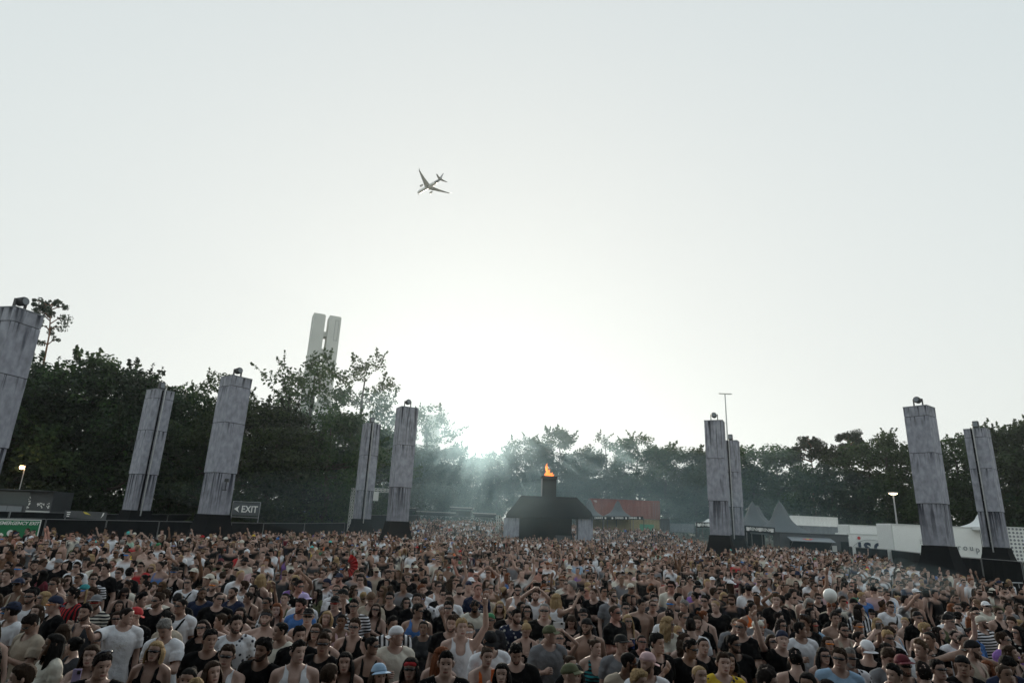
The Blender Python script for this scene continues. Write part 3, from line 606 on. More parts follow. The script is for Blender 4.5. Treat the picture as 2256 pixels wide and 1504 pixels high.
MB().box((0, 6.5, 1.9), (bx(1275) - bx(1145), .1, 3.6)).build('back_drape', M_BLACK, Bo)
MB().box((0, 3.4, .45), (bx(1274) - bx(1146), 5.2, .9)).build('platform', M_BLACK, Bo)
MB().box((1.6, 1.6, 1.45), (1.6, .7, .9)).build('mixing_desk', M_DKGREY, Bo)
x0, x1 = bx(1195) - bc, bx(1226) - bc; z0_, z1 = bz(1210, 1094), bz(1210, 1053)
MB().box(((x0 + x1) / 2, 1.6, (z0_ + z1) / 2), (x1 - x0, 1.45, z1 - z0_)).build('chimney', M_BLACK, Bo)
MB().box(((x0 + x1) / 2, 1.6, z1 + .14), (x1 - x0 + .12, 1.6, .30), taper=(1.05, 1.05)).build('fire_bowl', M_FIX, Bo)
MB().tube([(x0 - .1, .8, z0_), (x0 - .1, .8, z1)], .06, 8).build('pipe', M_GALV, Bo)
fx, fz = bc + (x0 + x1) / 2, z1 + .28
Fl = empty('flame', (fx - .12, YB + 1.5, fz)); Fl.scale = (.85, .85, .88); tag(Fl, 'orange gas flame leaping from the chimney top', 'flame')
def tongue(px, pz, h, r, seed, mt):
    rr = random.Random(seed); n = 9; pts = []; rad = []
    for k in range(n + 1):
        t = k / n; pts.append((px + .16 * t * math.sin(5 * t + seed) + rr.uniform(-.03, .03), rr.uniform(-.05, .05), pz + h * t)); rad.append(r * (1 - t) ** .75 * (1 + .35 * math.sin(9 * t + seed)) + .008)
    MB().tube(pts, rad, 8).build('tongue', mt, Fl, smooth=True)
tongue(-.10, 0, 1.55, .20, 1, M_FLAME); tongue(.12, 0, .85, .24, 2, M_FLAME); tongue(.38, 0, .50, .20, 3, M_FLAME); tongue(-.28, 0, .70, .16, 4, M_FLAME); tongue(-.04, -.08, .80, .16, 5, M_FLAME2); tongue(.22, -.1, .45, .16, 6, M_FLAME2); tongue(-.16, .05, 1.2, .11, 7, M_FLAME2); tongue(-.22, 0, 1.45, .06, 8, M_FLAME); tongue(.60, 0, .26, .12, 9, M_FLAME)
# ================================================================== tents
def pagoda(px, peak, pxl, pxr, eave, Y, label, mt=M_TENT, rz=0.0, val=.0, name='pagoda_tent'):
    ze = z_at(px, eave, Y); hw = (x_at(pxr, Y, ze) - x_at(pxl, Y, ze)) / 2; zp = z_at(px, peak, Y + hw); xc = x_at(px, Y + hw, zp); g = ground_z(xc, Y)
    e = empty(name, (xc, Y, g), rz); tag(e, label, 'tent', 'pointed party tents')
    m = MB(); n = 12
    for k in range(n + 1):
        t = k / n; w_ = hw * (1 - t) * (1 - .46 * math.sin(math.pi * t) * (1 - .30 * t)) + .03; z = ze - g + (zp - ze) * t
        for q in range(16):
            a = 2 * math.pi * (q + .5) / 16; c, s = math.cos(a), math.sin(a); f = 1 / max(abs(c), abs(s)); f = 1 + (f - 1) * (1 - t * .35); m.v.append((w_ * c * f, w_ * s * f + hw, z))
    for k in range(n):
        for q in range(16): a, b = k * 16 + q, k * 16 + (q + 1) % 16; m.f.append((a, b, b + 16, a + 16))
    m.build('roof', mt, e, smooth=True)
    for s in (-1, 1):
        for y in (.1, 2 * hw - .1): MB().tube([(s * (hw - .1), y, 0), (s * (hw - .1), y, ze - g)], .05, 6).build('pole', M_GALVD, e)
    MB().tube([(0, hw, zp - g - .1), (0, hw, zp - g + .12)], .04, 6).build('finial', M_GALVD, e)
    m = MB(); hv = .3; m.box((0, 0, ze - g - hv / 2), (2 * hw, .03, hv)); m.box((-hw, hw, ze - g - hv / 2), (.03, 2 * hw, hv)); m.box((hw, hw, ze - g - hv / 2), (.03, 2 * hw, hv)); m.build('valance', mt, e)
    return e
def drinks(px0, px1, y0, y1, Y, words, label, dark=M_BLACK, slope=0.0):
    a, b = at_y(px0, (y0 + y1) / 2, Y), at_y(px1, (y0 + y1) / 2 + slope, Y); h_ = (y1 - y0) * Y / F_PX; d = b - a
    e = empty('bar_banner', ((a + b) / 2)); tag(e, label, 'banner', 'black drinks banners'); e.rotation_euler = (0, -math.atan2(d.z, d.x), 0)
    MB().box((0, 0, 0), (d.length, .05, h_)).build('board', dark, e)
    n = len(words); step = d.length / n
    for k, wd_ in enumerate(words):
        x = -d.length / 2 + step * (k + .5)
        if wd_ == 'w':
            s = h_ * .30; m = MB(); m.add([(x - s, -.035, s), (x - s * .45, -.035, s * .35), (x - s * .2, -.035, s), (x + s * .2, -.035, s), (x + s * .45, -.035, s * .35), (x + s, -.035, s), (x + s * .7, -.035, -s), (x - s * .7, -.035, -s)], [(0, 1, 7), (1, 2, 3, 4, 6, 7), (4, 5, 6)]); m.build('emblem', M_LETTER, e)
        else: letters(wd_, h_ * .72, (x, -.035, 0), (R(90), 0, 0), M_LETTER, e, bold=.01, extrude=.004)
    return e
pagoda(1299, 1098, 1272, 1330, 1136, 92, 'grey pointed tent half behind the sound booth'); pagoda(1361, 1102, 1332, 1392, 1137, 92, 'grey pointed tent in front of the red container')
drinks(1296, 1417, 1137, 1144, 91.2, ['w', 'DRINKS', 'w', 'w', 'DRINKS', 'w', 'DRINKS', 'w'], 'long black banner reading DRINKS three times below the red container')
BA = empty('drinks_bar', (x_at(1357, 93, 2), 93, ground_z(0, 93))); tag(BA, 'open bar counter with black posts under the far DRINKS banner', 'bar')
MB().box((0, 0, .55), (8.0, .6, 1.1)).build('counter', M_DKGREY, BA)
for k in range(5): MB().tube([(-4 + 2 * k, -.4, 0), (-4 + 2 * k, -.4, 3.0)], .06, 6).build('post', M_DKGREY, BA)
MB().box((0, 2.5, 1.4), (8, .1, 2.8)).build('back_wall', M_OCHRE, BA)
e_, w_, h_ = container(1300, 1453, 1100, 1140.5, 98, M_RUST, 'rust red shipping container stacked on an ochre one behind the tents', rz=R(-2))
m = MB(); m.box((w_ / 2 - .55, -.03, h_ / 2), (1.0, .06, h_ - .3)); dr = m.build('door', M_RUST, e_)
m = MB()
for k in range(4): m.tube([(w_ / 2 - .95 + .26 * k, -.09, .2), (w_ / 2 - .95 + .26 * k, -.09, h_ - .2)], .025, 5)
m.build('lock_bars', M_GALVD, dr)
m = MB(); m.box((-w_ / 2 + .8, -.02, h_ - .35), (.5, .02, .08)); m.box((-w_ / 2 + .9, -.02, h_ - .5), (.35, .02, .08)); m.build('white_mark', M_LETTER, e_)
e_, w_, h_ = container(1318, 1453, 1141.5, 1172, 98.05, M_OCHRE, 'ochre shipping container carrying the rust red one')
MB().box((w_ * .27, -.05, h_ * .38), (2.6, .03, h_ * .5)).build('poster', M_MINT, e_)
container(1455, 1475, 1142, 1170, 99, M_DKGREY, 'dark grey container end right of the stacked containers')
# grey site box beside
container(1478, 1530, 1153, 1172, 104, M_MGREY, 'low grey container between the ochre container and the pillars')
drinks(1534, 1566, 1150, 1161, 76, ['w', 'DRINKS', 'w'], 'short black DRINKS banner left of the front pillar right of centre')
pagoda(1562, 1142, 1540, 1588, 1152, 77, 'white tent corner peeking out left of the pillars right of centre', M_TENTW)
pagoda(1657, 1105, 1617, 1697, 1158, 72, 'grey pointed tent right of the pillars, with lit left edge'); pagoda(1668, 1113, 1634, 1704, 1156, 84, 'third grey tent peak hiding behind the two at right')
pagoda(1717, 1104, 1668, 1772, 1172, 68.5, 'largest grey pointed tent at right behind the DRINKS banner')
drinks(1641, 1707, 1157, 1170, 67.8, ['w', 'DRINKS', 'w', 'DRINKS', 'w'], 'black banner reading DRINKS twice in front of the largest grey tent', slope=5)
BA2 = empty('drinks_bar', (x_at(1675, 72, 2), 72, ground_z(0, 72))); tag(BA2, 'dark open bar under the DRINKS banner at right', 'bar')
MB().box((0, .5, .55), (3.6, .6, 1.1)).build('counter', M_DKGREY, BA2); MB().box((0, 3.5, 1.4), (3.8, .1, 2.8)).build('back_wall', M_BLACK, BA2)
for k in range(3): MB().tube([(-1.7 + 1.7 * k, -.6, 0), (-1.7 + 1.7 * k, -.6, 2.6)], .05, 6).build('post', M_GALVD, BA2)
# ================================================================== vehicles and containers at right
container(1742, 1846, 1137, 1158, 88, M_WHITE, 'white container roof block behind the largest grey tent', name='white_container')
container(1758, 1850, 1159, 1180, 82, M_MGREY, 'grey container with sloped awning behind the food truck', name='grey_container')
def food_truck():
    Y = 66.0; x0, x1 = x_at(1722, Y, 2), x_at(1868, Y, 2); g = ground_z(x0, Y); zt = z_at(1800, 1177, Y) - g; w_ = x1 - x0
    e = empty('food_truck', ((x0 + x1) / 2, Y, g), R(-8)); tag(e, 'dark food truck with raised awning and small red logo at right', 'food truck')
    MB().box((0, 1.3, zt / 2 + .15), (w_, 2.4, zt - .3)).build('body', M_DKGREY, e, bevel=.08)
    MB().box((0, 1.3, zt + .04), (w_ * 1.01, 2.5, .16)).build('roof', M_FIX, e, bevel=.05)
    MB().box((-.3, .08, zt * .52), (w_ * .62, .06, zt * .42)).build('serving_hatch', M_BLACK, e)
    aw = MB(); aw.box((0, 0, 0), (w_ * .62, 1.5, .05)); a_ = aw.build('awning', M_MGREY, e, (-.5, -.62, zt - .52), (R(14), 0, 0))
    m = MB(); m.tube([(-.12, -.02, .035), (-.12, -.02, .04)], .24, 14); 
    lg = MB(); lg.box((-.35, -.25, .032), (.55, .16, .01)); lg.box((-.62, .05, .032), (.34, .22, .01)); lg.box((-.02, .05, .032), (.34, .22, .01)); lg.build('red_logo', M_REDINK, a_)
    MB().tube([(-.32, .08, .028), (-.32, .08, .036)], .17, 12).build('yellow_disc', M_YELLOW, a_)
    for s in (-1, 1): MB().bar((s * w_ * .28 - .5, -.05, zt * .55), (s * w_ * .28 - .5, -1.2, zt - .66), .04).build('strut', M_GALVD, e)
    MB().box((w_ * .43, -.01, zt * .45), (w_ * .11, .05, zt * .7)).build('door', M_BLACK, e)
    MB().box((w_ * .28, .02, zt * .55), (.45, .06, .6)).build('menu_board', M_OFFW, e)
    for s in (-.32, .34): 
        MB().tube([(s * w_, -.02, .38), (s * w_, .24, .38)], .38, 14).build('wheel', M_BLACK, e)
food_truck()
def trailer(px0, px1, y0, y1, Y, label, name='truck_trailer', mt=M_WHITE, depth=2.5, rz=0.0, ribs=True, cat='trailer'):
    x0, x1 = x_at(px0, Y, 3), x_at(px1, Y, 3); zt, zb_ = z_at((px0 + px1) / 2, y0, Y), z_at((px0 + px1) / 2, y1, Y); w_ = x1 - x0; g = ground_z(x0, Y)
    zb_ = max(zb_, g + .9); e = empty(name, ((x0 + x1) / 2, Y, g), rz); tag(e, label, cat); h_ = zt - zb_
    MB().box((0, depth / 2, zb_ - g + h_ / 2), (w_, depth, h_)).build('box_body', mt, e, bevel=.04)
    m = MB(); m.box((0, -.02, zt - g - .06), (w_ + .02, .06, .10)); m.box((0, -.02, zb_ - g + .08), (w_ + .02, .06, .14)); m.build('rail', M_OFFW, e)
    for s in (-1, 1): MB().box((s * (w_ / 2 - .05), -.025, zb_ - g + h_ / 2), (.08, .06, h_ - .1)).build('corner_post', M_OFFW, e)
    for k in (.72, .86):
        MB().tube([((k - .5) * w_, .1, .5), ((k - .5) * w_, .4, .5)], .5, 14).build('wheel', M_BLACK, e)
    return e, w_, h_, zb_ - g
trailer(1872, 1968, 1157, 1190, 74, 'white box truck body with double rear doors behind the lettered trailer', 'box_truck', cat='truck')
e_, w_, h_, zb_ = trailer(1866, 1980, 1176, 1214, 69, 'white trailer with dark blue isc lettering behind the right fence')
for ch_, xx_ in (('\u0131', -1.55), ('s', -.72), ('c', .42)): letters(ch_, 2.3, (xx_, -.06, zb_ + h_ * .28), (R(90), 0, 0), M_INK, e_, name='letter', bold=.05)
MB().tube([(-1.55, -.055, zb_ + h_ * .74), (-1.55, -.075, zb_ + h_ * .74)], .17, 12).build('red_dot', M_REDINK, e_)
m = MB()
for k in range(14):
    t0, t1 = math.pi * (.12 + .76 * k / 14), math.pi * (.12 + .76 * (k + 1) / 14); m.bar((-.3 + 2.3 * math.cos(t0), -.06, zb_ - .4 + 1.75 * math.sin(t0) * .9), (-.3 + 2.3 * math.cos(t1), -.06, zb_ - .4 + 1.75 * math.sin(t1) * .9), .03)
m.build('arc_line', M_MGREY, e_)
e_, w_, h_, zb_ = trailer(1966, 2200, 1158, 1238, 63, 'long plain white trailer behind the two rightmost pillars')
for k_, ch_ in enumerate('group'): letters(ch_, .80, (.62 + .60 * k_, -.06, zb_ + h_ * .42 - (.12 if ch_ in 'gp' else 0)), (R(90), 0, 0), M_MGREY, e_, name='letter')
m = MB()
for i in range(3):
    for j in range(4): m.tube([(-2.55 + .16 * j, -.05, zb_ + h_ * .50 + .15 * i), (-2.55 + .16 * j, -.065, zb_ + h_ * .50 + .15 * i)], .035, 8)
m.build('dot_mark', M_DKGREY, e_)
MB().tube([(2.6, -.15, .1), (2.75, -.3, zb_ - .1)], .06, 6).build('landing_leg', M_GALVD, e_)
pagoda(2160, 1128, 2126, 2196, 1160, 62, 'white tent peak half hidden by the rightmost pillar', M_TENTW)
e_, w_, h_, zb_ = trailer(2212, 2330, 1162, 1240, 54, 'white panel wall with rows of round dark holes at the right edge', 'perforated_wall', cat='wall')
m = MB()
for i in range(9):
    for j in range(14): m.tube([(-w_ / 2 + .25 + .33 * j, -.06, zb_ + .3 + i * .30), (-w_ / 2 + .25 + .33 * j, -.068, zb_ + .3 + i * .30)], .10, 8)
hl = m.build('holes', M_MGREY, e_); hl['kind'] = 'stuff'
# right fence
fence([gp(1872, 64), gp(1884, 62), gp(1963, 58.5), gp(2032, 50), gp(2100, 44.5), gp(2168, 41.5), gp(2260, 38.5), gp(2400, 36)], 2.02, 'black clothed fence along the right side of the field')
for px_, Y_, lb in ((1884, 61.5, 'pale upright board on the right fence below the isc trailer'), (1964, 58, 'wider pale upright board on the right fence left of the broad pillar')):
    c_ = gp(px_, Y_); e_ = empty('fence_post', (c_[0], c_[1], ground_z(*c_))); tag(e_, lb, 'post', 'pale posts on the right fence'); MB().box((0, 0, 1.05), (.26 if px_ < 1900 else .42, .12, 2.1)).build('board', M_OFFW, e_); MB().box((0, -.1, .05), (.7, .5, .1)).build('foot', M_MGREY, e_)
c_ = gp(2232, 33.5); e_ = empty('crowd_barrier', (c_[0], c_[1], 0)); tag(e_, 'steel crowd barrier at the far right edge of the crowd', 'barrier'); MB().tube([(-1.5, 0, 0), (-1.5, 0, 1.1), (3, 0, 1.1), (3, 0, 0)], .03, 6).build('frame', M_GALV, e_)
m = MB()
for k in range(14): m.tube([(-1.3 + .32 * k, 0, .15), (-1.3 + .32 * k, 0, 1.08)], .012, 4)
m.build('bars', M_GALV, e_)
c_ = at_y(38, 1215, 23); e_ = empty('crowd_barrier', (c_.x, c_.y, 0), R(-8)); tag(e_, 'steel crowd barrier standing among people at the far left', 'barrier'); MB().tube([(-2.2, 0, 0), (-2.2, 0, 1.25), (1.0, 0, 1.25), (1.0, 0, 0)], .03, 6).build('frame', M_GALV, e_)
# flood light masts
c_ = at_y(1977, 1160, 84); t_ = at_y(1970, 1087, 84); Lm = empty('flood_light_mast', (c_.x, 84, ground_z(c_.x, 84))); tag(Lm, 'slim mast with lit ring of flood lights behind the white trailers', 'lamp mast'); hh = t_.z - ground_z(c_.x, 84)
MB().tube([(0, 0, 0), (0, 0, hh)], [.14, .09], 8).build('mast', M_GALV, Lm)
MB().lathe([(.30, 0), (.46, .06), (.48, .12), (.30, .14)], 14, (0, 0, hh - .1)).build('lamp_ring', M_LAMP2, Lm)
m = MB(); m.lathe([(.50, .15), (.68, .22), (.62, .30), (.3, .26)], 14, (0, 0, hh - .1)); m.build('lamp_housing', M_GALVD, Lm)
c_ = at_y(1614, 1160, 170); t_ = at_y(1604, 868, 170); Lm = empty('flood_light_mast', (c_.x, 170, ground_z(c_.x, 170))); tag(Lm, 'very tall thin flood light mast with cross head above the pillars right of centre', 'lamp mast'); hh = t_.z - ground_z(c_.x, 170)
MB().tube([(0, 0, 0), (0, 0, hh)], [.30, .16], 8).build('mast', M_GALV, Lm)
MB().box((0, 0, hh), (3.2, .25, .16)).build('cross_arm', M_GALVD, Lm)
for k in range(4): MB().box((-1.45 + .97 * k, -.25, hh + .05), (.7, .6, .24), Matrix.Rotation(R(20), 3, 'X')).build('flood_light', M_OFFW, Lm)
# ================================================================== airliner
c_ = at_y(946, 410, 840); A = empty('airliner', c_); A.rotation_euler = Matrix.Rotation(R(-46), 3, 'Z').to_4x4().to_3x3().__matmul__(Matrix.Rotation(R(-12), 3, 'X')).to_euler(); tag(A, 'white twin-engine airliner with dark tail and lowered wheels crossing the pale sky', 'airplane')
def airliner(A):
    Lh = 31.0
    m = MB(); st = [(-Lh, .4, .2), (-Lh + 1.5, 1.5, .1), (-Lh + 4, 2.4, 0), (-Lh + 8, 2.9, 0), (6, 2.9, 0), (14, 2.6, .2), (20, 1.95, .7), (25, 1.2, 1.2), (30, .5, 1.7), (Lh, .25, 1.8)]
    m.tube([(x, 0, z) for x, r, z in st], [r for x, r, z in st], 16); fu = m.build('fuselage', M_PLANE, A, smooth=True)
    m = MB(); st2 = [(15.5, 2.52, .31), (20, 2.0, .7), (25, 1.25, 1.2), (30, .55, 1.7), (Lh + .02, .28, 1.8)]; m.tube([(x, 0, z) for x, r, z in st2], [r for x, r, z in st2], 16); m.build('dark_tail_cone', mat('aircraft_dark', (.20, .21, .23), .4), A, smooth=True)
    def wing(name, y0, y1, xr, cr, xt, ct, zr, zt, th, mt, tip=None):
        m = MB()
        def sec(x, y, z, c): return [(x, y, z), (x + c * .3, y, z + th * c * .5), (x + c, y, z), (x + c * .3, y, z - th * c * .5)]
        S = [sec(xr, y0, zr, cr), sec((xr + xt) / 2 + (.0), (y0 + y1) / 2, (zr + zt) / 2 - .1, (cr + ct) / 2 * .92), sec(xt, y1, zt, ct)]
        if tip: S.append(sec(*tip))
        v = [p for s in S for p in s]; f = []
        for k in range(len(S) - 1):
            for q in range(4): f.append((k * 4 + q, k * 4 + (q + 1) % 4, k * 4 + 4 + (q + 1) % 4, k * 4 + 4 + q))
        f += [(3, 2, 1, 0), tuple(len(v) - 4 + q for q in range(4))]
        m.add(v, f); m.build(name, mt, A)
    for s in (-1, 1):
        wing('wing', s * 2.4, s * 30, -7.5, 12.5, 11.0, 2.4, -1.4, 2.2, .12, M_PLANEG, (13.4, s * 32.4, 4.0, 1.2))
        wing('tailplane', s * .8, s * 10.5, 23.0, 6.0, 28.6, 2.2, 1.6, 2.3, .10, M_PLANEG)
        m = MB(); m.tube([(-9.5, s * 9.6, -2.6), (-9.2, s * 9.6, -2.6), (-6, s * 9.6, -2.5), (-3.6, s * 9.6, -2.3)], [1.55, 1.75, 1.7, .9], 14); m.build('engine', M_PLANE, A, smooth=True)
        m = MB(); m.tube([(3.5, s * 5.2, -1.8), (3.5, s * 4.6, -5.0)], .28, 6); lg = m.build('landing_gear', M_PLANEG, A); w2 = MB()
        for dx in (-.9, .9): w2.tube([(3.5 + dx, s * 4.6 - .7, -5.2), (3.5 + dx, s * 4.6 + .7, -5.2)], .65, 10)
        w2.build('wheels', M_BLACK, lg)
    M_TAIL = mat('aircraft_tail', (.22, .23, .25), .4)
    m = MB(); v = [(19.5, -.25, 2.4), (28.5, -.2, 2.2), (31.5, -.12, 11), (28.3, -.12, 11)]; m.add(v + [(x, -y, z) for x, y, z in v], [(0, 1, 2, 3), (7, 6, 5, 4), (0, 4, 5, 1), (1, 5, 6, 2), (2, 6, 7, 3), (3, 7, 4, 0)]); m.build('fin', M_TAIL, A)
    m = MB(); m.tube([(-25.5, 0, -2.2), (-25.8, 0, -5.0)], .22, 6); lg = m.build('nose_gear', M_PLANEG, A); MB().tube([(-25.8, -.5, -5.2), (-25.8, .5, -5.2)], .5, 10).build('wheel', M_BLACK, lg)
airliner(A)
# ================================================================== people
def nsin(V, seed, f=1.0):
    """cheap smooth noise in -1..1 for (n,3) arrays"""
    rs = np.random.RandomState(seed); o = np.zeros(len(V))
    for k in range(5):
        d = rs.normal(size=3) * f * (1.0 + 0.6 * k); o += np.sin(V @ d + rs.uniform(0, 6.28)) / (1 + 0.5 * k)
    return o / 2.6
HZ = np.array([-.118, -.112, -.098, -.075, -.045, 0, .03, .06, .085, .105, .118])
HW = np.array([.012, .034, .050, .061, .068, .074, .077, .075, .063, .041, .001])
HF = np.array([.075, .088, .092, .089, .086, .086, .094, .090, .075, .047, .001])
HB = np.array([-.045, -.030, -.005, .030, .064, .093, .102, .099, .083, .050, .001])
def sstep(a, b, x):
    t = np.clip((x - a) / (b - a), 0, 1); return t * t * (3 - 2 * t)
def head_grid(nz, nl, face=True, off=None):
    """closed head surface; longitude 0 = face (-Y). returns V, quads, lon, z"""
    tz = np.linspace(0, 1, nz); z = -.118 + .236 * (0.5 - 0.5 * np.cos(np.pi * tz)) * .35 + .236 * tz * .65
    u = np.linspace(-1, 1, nl, endpoint=False); lon = np.pi * (u * .62 + .38 * u ** 3)
    Z, L = np.meshgrid(z, lon, indexing='ij')
    w = np.interp(Z, HZ, HW); f = np.interp(Z, HZ, HF); b = np.interp(Z, HZ, HB)
    sx, cx = np.sin(L), np.cos(L)
    x = w * np.sign(sx) * np.abs(sx) ** .88
    mid = (f - b) / 2 * 0 
    yf = -np.where(cx > 0, f * np.abs(cx) ** .9, -b * np.abs(cx) ** .9)
    neg = (b < 0) & (cx <= 0); yf = np.where(neg, -(-b) * 1.0 + 0 * yf, yf); yf = np.where((b < 0) & (cx > 0), -(-b + (f + b) * np.abs(cx) ** .9), yf)
    V = np.stack([x, yf, Z], -1).reshape(-1, 3)
    if face:
        X, Y_, Zz = V[:, 0], V[:, 1], V[:, 2]; fr = (Y_ < -.03)
        tri = np.clip((0.012 - Zz) / .048, 0, 1) * (1 - sstep(-.048, -.040, -(-Zz) * 1.0) * 0)
        tri = np.where(Zz < -.038, np.clip((Zz + .050) / .012, 0, 1) * 1.0, tri)
        dy = -.024 * np.exp(-(X / (.008 + .007 * tri)) ** 2) * tri * (Zz > -.052)
        for s in (-1, 1):
            dy += .011 * np.exp(-((X - s * .031) / .015) ** 2 - ((Zz - .004) / .010) ** 2)
            dy -= .004 * np.exp(-((X - s * .045) / .018) ** 2 - ((Zz + .028) / .014) ** 2)
        dy -= .006 * np.exp(-(X / .020) ** 2 - ((Zz + .068) / .006) ** 2) + .004 * np.exp(-(X / .018) ** 2 - ((Zz + .080) / .005) ** 2)
        dy += .005 * np.exp(-(X / .02) ** 2 - ((Zz + .090) / .006) ** 2)
        V[:, 1] += dy * fr
    i = np.arange(nz - 1)[:, None] * nl; j = np.arange(nl)[None, :]; jn = (j + 1) % nl
    Q = np.stack([i + j, i + jn, i + nl + jn, i + nl + j], -1).reshape(-1, 4)
    return V, Q, L.reshape(-1), Z.reshape(-1)
def head_feat(V):
    X, Y_, Zz = V[:, 0], V[:, 1], V[:, 2]; fr = Y_ < -.045
    lip = fr & (np.abs(X) < .024) & (np.abs(Zz + .073) < .010)
    eye = fr & (np.abs(np.abs(X) - .031) < .013) & (np.abs(Zz - .003) < .006)
    brow = fr & (np.abs(np.abs(X) - .032) < .020) & (np.abs(Zz - .024 + .06 * (np.abs(X) - .03) ** 2) < .005)
    return lip, eye | brow
def radial(V, off):
    n = V - np.array([0, .012, .0]); n = n / np.maximum(np.linalg.norm(n, axis=1, keepdims=True), 1e-6)
    return V + n * off[:, None]
def hair_arrays(style, nz=22, nl=34, seed=1):
    """hair / hat surfaces in head space -> V, quads"""
    V, Q, L, Z = head_grid(nz, nl, face=False)
    a = np.abs(L)
    lim = np.interp(a, [0, .75, 1.05, 1.25, 1.75, 2.0, 3.15], [.070, .066, .045, .015, -.005, -.050, -.070])
    if style in ('buzz',): lim = lim + .003
    m = sstep(-.010, .012, Z - lim)
    n1 = nsin(V, seed, 60); n2 = nsin(V, seed + 7, 150)
    parts = []
    if style == 'buzz': off = m * (.009 + .001 * n2) - .005
    elif style == 'short':
        off = m * (.016 + .009 * n1 + .008 * n2 + .012 * sstep(.05, .11, Z)) - .006
    elif style == 'quiff':
        off = m * (.012 + .009 * n1 + .008 * n2 + .030 * sstep(.06, .105, Z) * sstep(2.2, .4, a)) - .006
    elif style == 'curly': off = m * (.034 + .014 * n1 + .012 * n2 + .008 * sstep(.05, .1, Z)) - .008
    elif style == 'tied': off = m * (.011 + .002 * n1) - .005
    elif style in ('long', 'bob', 'wavy'): off = m * (.020 + .004 * n1) - .006
    elif style in ('cap', 'capback', 'beanie', 'bandana', 'bucket', 'hood', 'mask'):
        lim2 = {'cap': .058, 'capback': .055, 'beanie': .040, 'bandana': .045, 'bucket': .045, 'hood': -.12, 'mask': -.2}[style] + 0 * a
        if style in ('cap', 'capback', 'bandana', 'beanie'): lim2 = np.interp(a, [0, 1.6, 3.15], [lim2[0], lim2[0] - .022, lim2[0] - .045])
        if style == 'hood': lim2 = np.where(a < .75, .095, np.where(a < 1.0, .02, -.11))
        if style == 'mask': lim2 = np.where((a < .6) & (np.abs(Z - .004) < .012), .2, -.2)
        m2 = sstep(-.004, .006, Z - lim2)
        th = {'cap': .022, 'capback': .022, 'beanie': .026, 'bandana': .016, 'bucket': .026, 'hood': .040, 'mask': .007}[style]
        off = m2 * (th + .002 * n1 + (.012 * sstep(.07, .11, Z) if style in ('cap', 'capback', 'beanie') else 0)) - .006
        if style == 'cap' and 0: pass
    else: off = m * .01 - .005
    V2 = radial(V, np.asarray(off, float))
    parts.append((V2, Q))
    def sheet(P, th):
        """P (a,b,3) grid -> closed thin slab"""
        a_, b_, _ = P.shape; du = np.gradient(P, axis=0); dv = np.gradient(P, axis=1)
        nn = np.cross(du, dv); nn /= np.maximum(np.linalg.norm(nn, axis=2, keepdims=True), 1e-6)
        A = P.reshape(-1, 3); B = (P + nn * th).reshape(-1, 3); k = a_ * b_
        i = np.arange(a_ - 1)[:, None] * b_; j = np.arange(b_ - 1)[None, :]
        q = np.stack([i + j, i + j + 1, i + b_ + j + 1, i + b_ + j], -1).reshape(-1, 4)
        rim = [r for r in range(b_)] + [r * b_ + b_ - 1 for r in range(1, a_)] + [(a_ - 1) * b_ + r for r in range(b_ - 2, -1, -1)] + [r * b_ for r in range(a_ - 2, 0, -1)]
        rq = [[rim[t], rim[(t + 1) % len(rim)], rim[(t + 1) % len(rim)] + k, rim[t] + k] for t in range(len(rim))]
        parts.append((np.concatenate([A, B]), np.concatenate([q, q[:, ::-1] + k, np.array(rq)])))
    if style in ('long', 'bob', 'wavy'):
        na, nb = (4, 7) if nz < 8 else ((6, 11) if nz < 14 else (12, 26))
        ln = np.linspace(.98, 2 * np.pi - .98, nb); low = {'long': -.30, 'bob': -.135, 'wavy': -.26}[style]
        T = np.linspace(0, 1, na)[:, None]; z = .05 + (low - .05) * T + 0 * ln[None, :]
        side = np.abs(np.sin(ln))[None, :]
        rx = .074 + .026 * sstep(0, .35, T) + .008 * np.sin(T * 3.0) + (.012 * sstep(0, .4, T) if style == 'wavy' else 0); ry = .096 + .020 * sstep(0, .3, T) - .03 * T * (1 - side)
        strand = .006 * np.sin(ln * 19 + 2.1 * np.sin(ln * 5))[None, :] + (.008 * np.sin(T * 17 + ln[None, :] * 7) if style == 'wavy' else 0)
        P = np.stack([(rx + strand) * np.sin(ln)[None, :], -(ry + strand) * np.cos(ln)[None, :] + .012 + .015 * T, z + .02 * np.sin(ln * 9)[None, :] * T], -1)
        sheet(P, .016)
    if style == 'tied':
        s = MBs(); s.tube([(0, .085, .06), (0, .13, .075), (0, .155, .05)], [.022, .040, .014], 8); parts.append(s.arr())
    if style == 'pony': pass
    if style in ('cap', 'capback', 'bucket'):
        sg = -1 if style != 'capback' else 1
        na, nb = 4, 9
        t = np.linspace(0, 1, na)[:, None]; an = np.linspace(-1.05, 1.05, nb)[None, :]
        if style == 'bucket': an = np.linspace(-np.pi, np.pi, 21)[None, :]
        rr = .083 + (.062 if style != 'bucket' else .055) * t * np.ones_like(an)
        zz = (.058 if style != 'capback' else .014) - .018 * t ** 1.5 - .016 * (an ** 2) * (0 if style == 'bucket' else 1) * np.ones_like(t) * .6 - (.012 + .03 * t if style == 'bucket' else 0)
        P = np.stack([rr * .98 * np.sin(an), sg * (rr * np.cos(an) + .012), zz + 0 * rr], -1)
        sheet(P, .007)
    n = 0; VV, QQ = [], []
    for v, q in parts: VV.append(v); QQ.append(np.asarray(q) + n); n += len(v)
    return np.concatenate(VV), np.concatenate(QQ)
class MBs(MB):
    def arr(s): return np.array(s.v), np.array([f if len(f) == 4 else (list(f) + [f[-1]] * 4)[:4] for f in s.f if len(f) == 4])
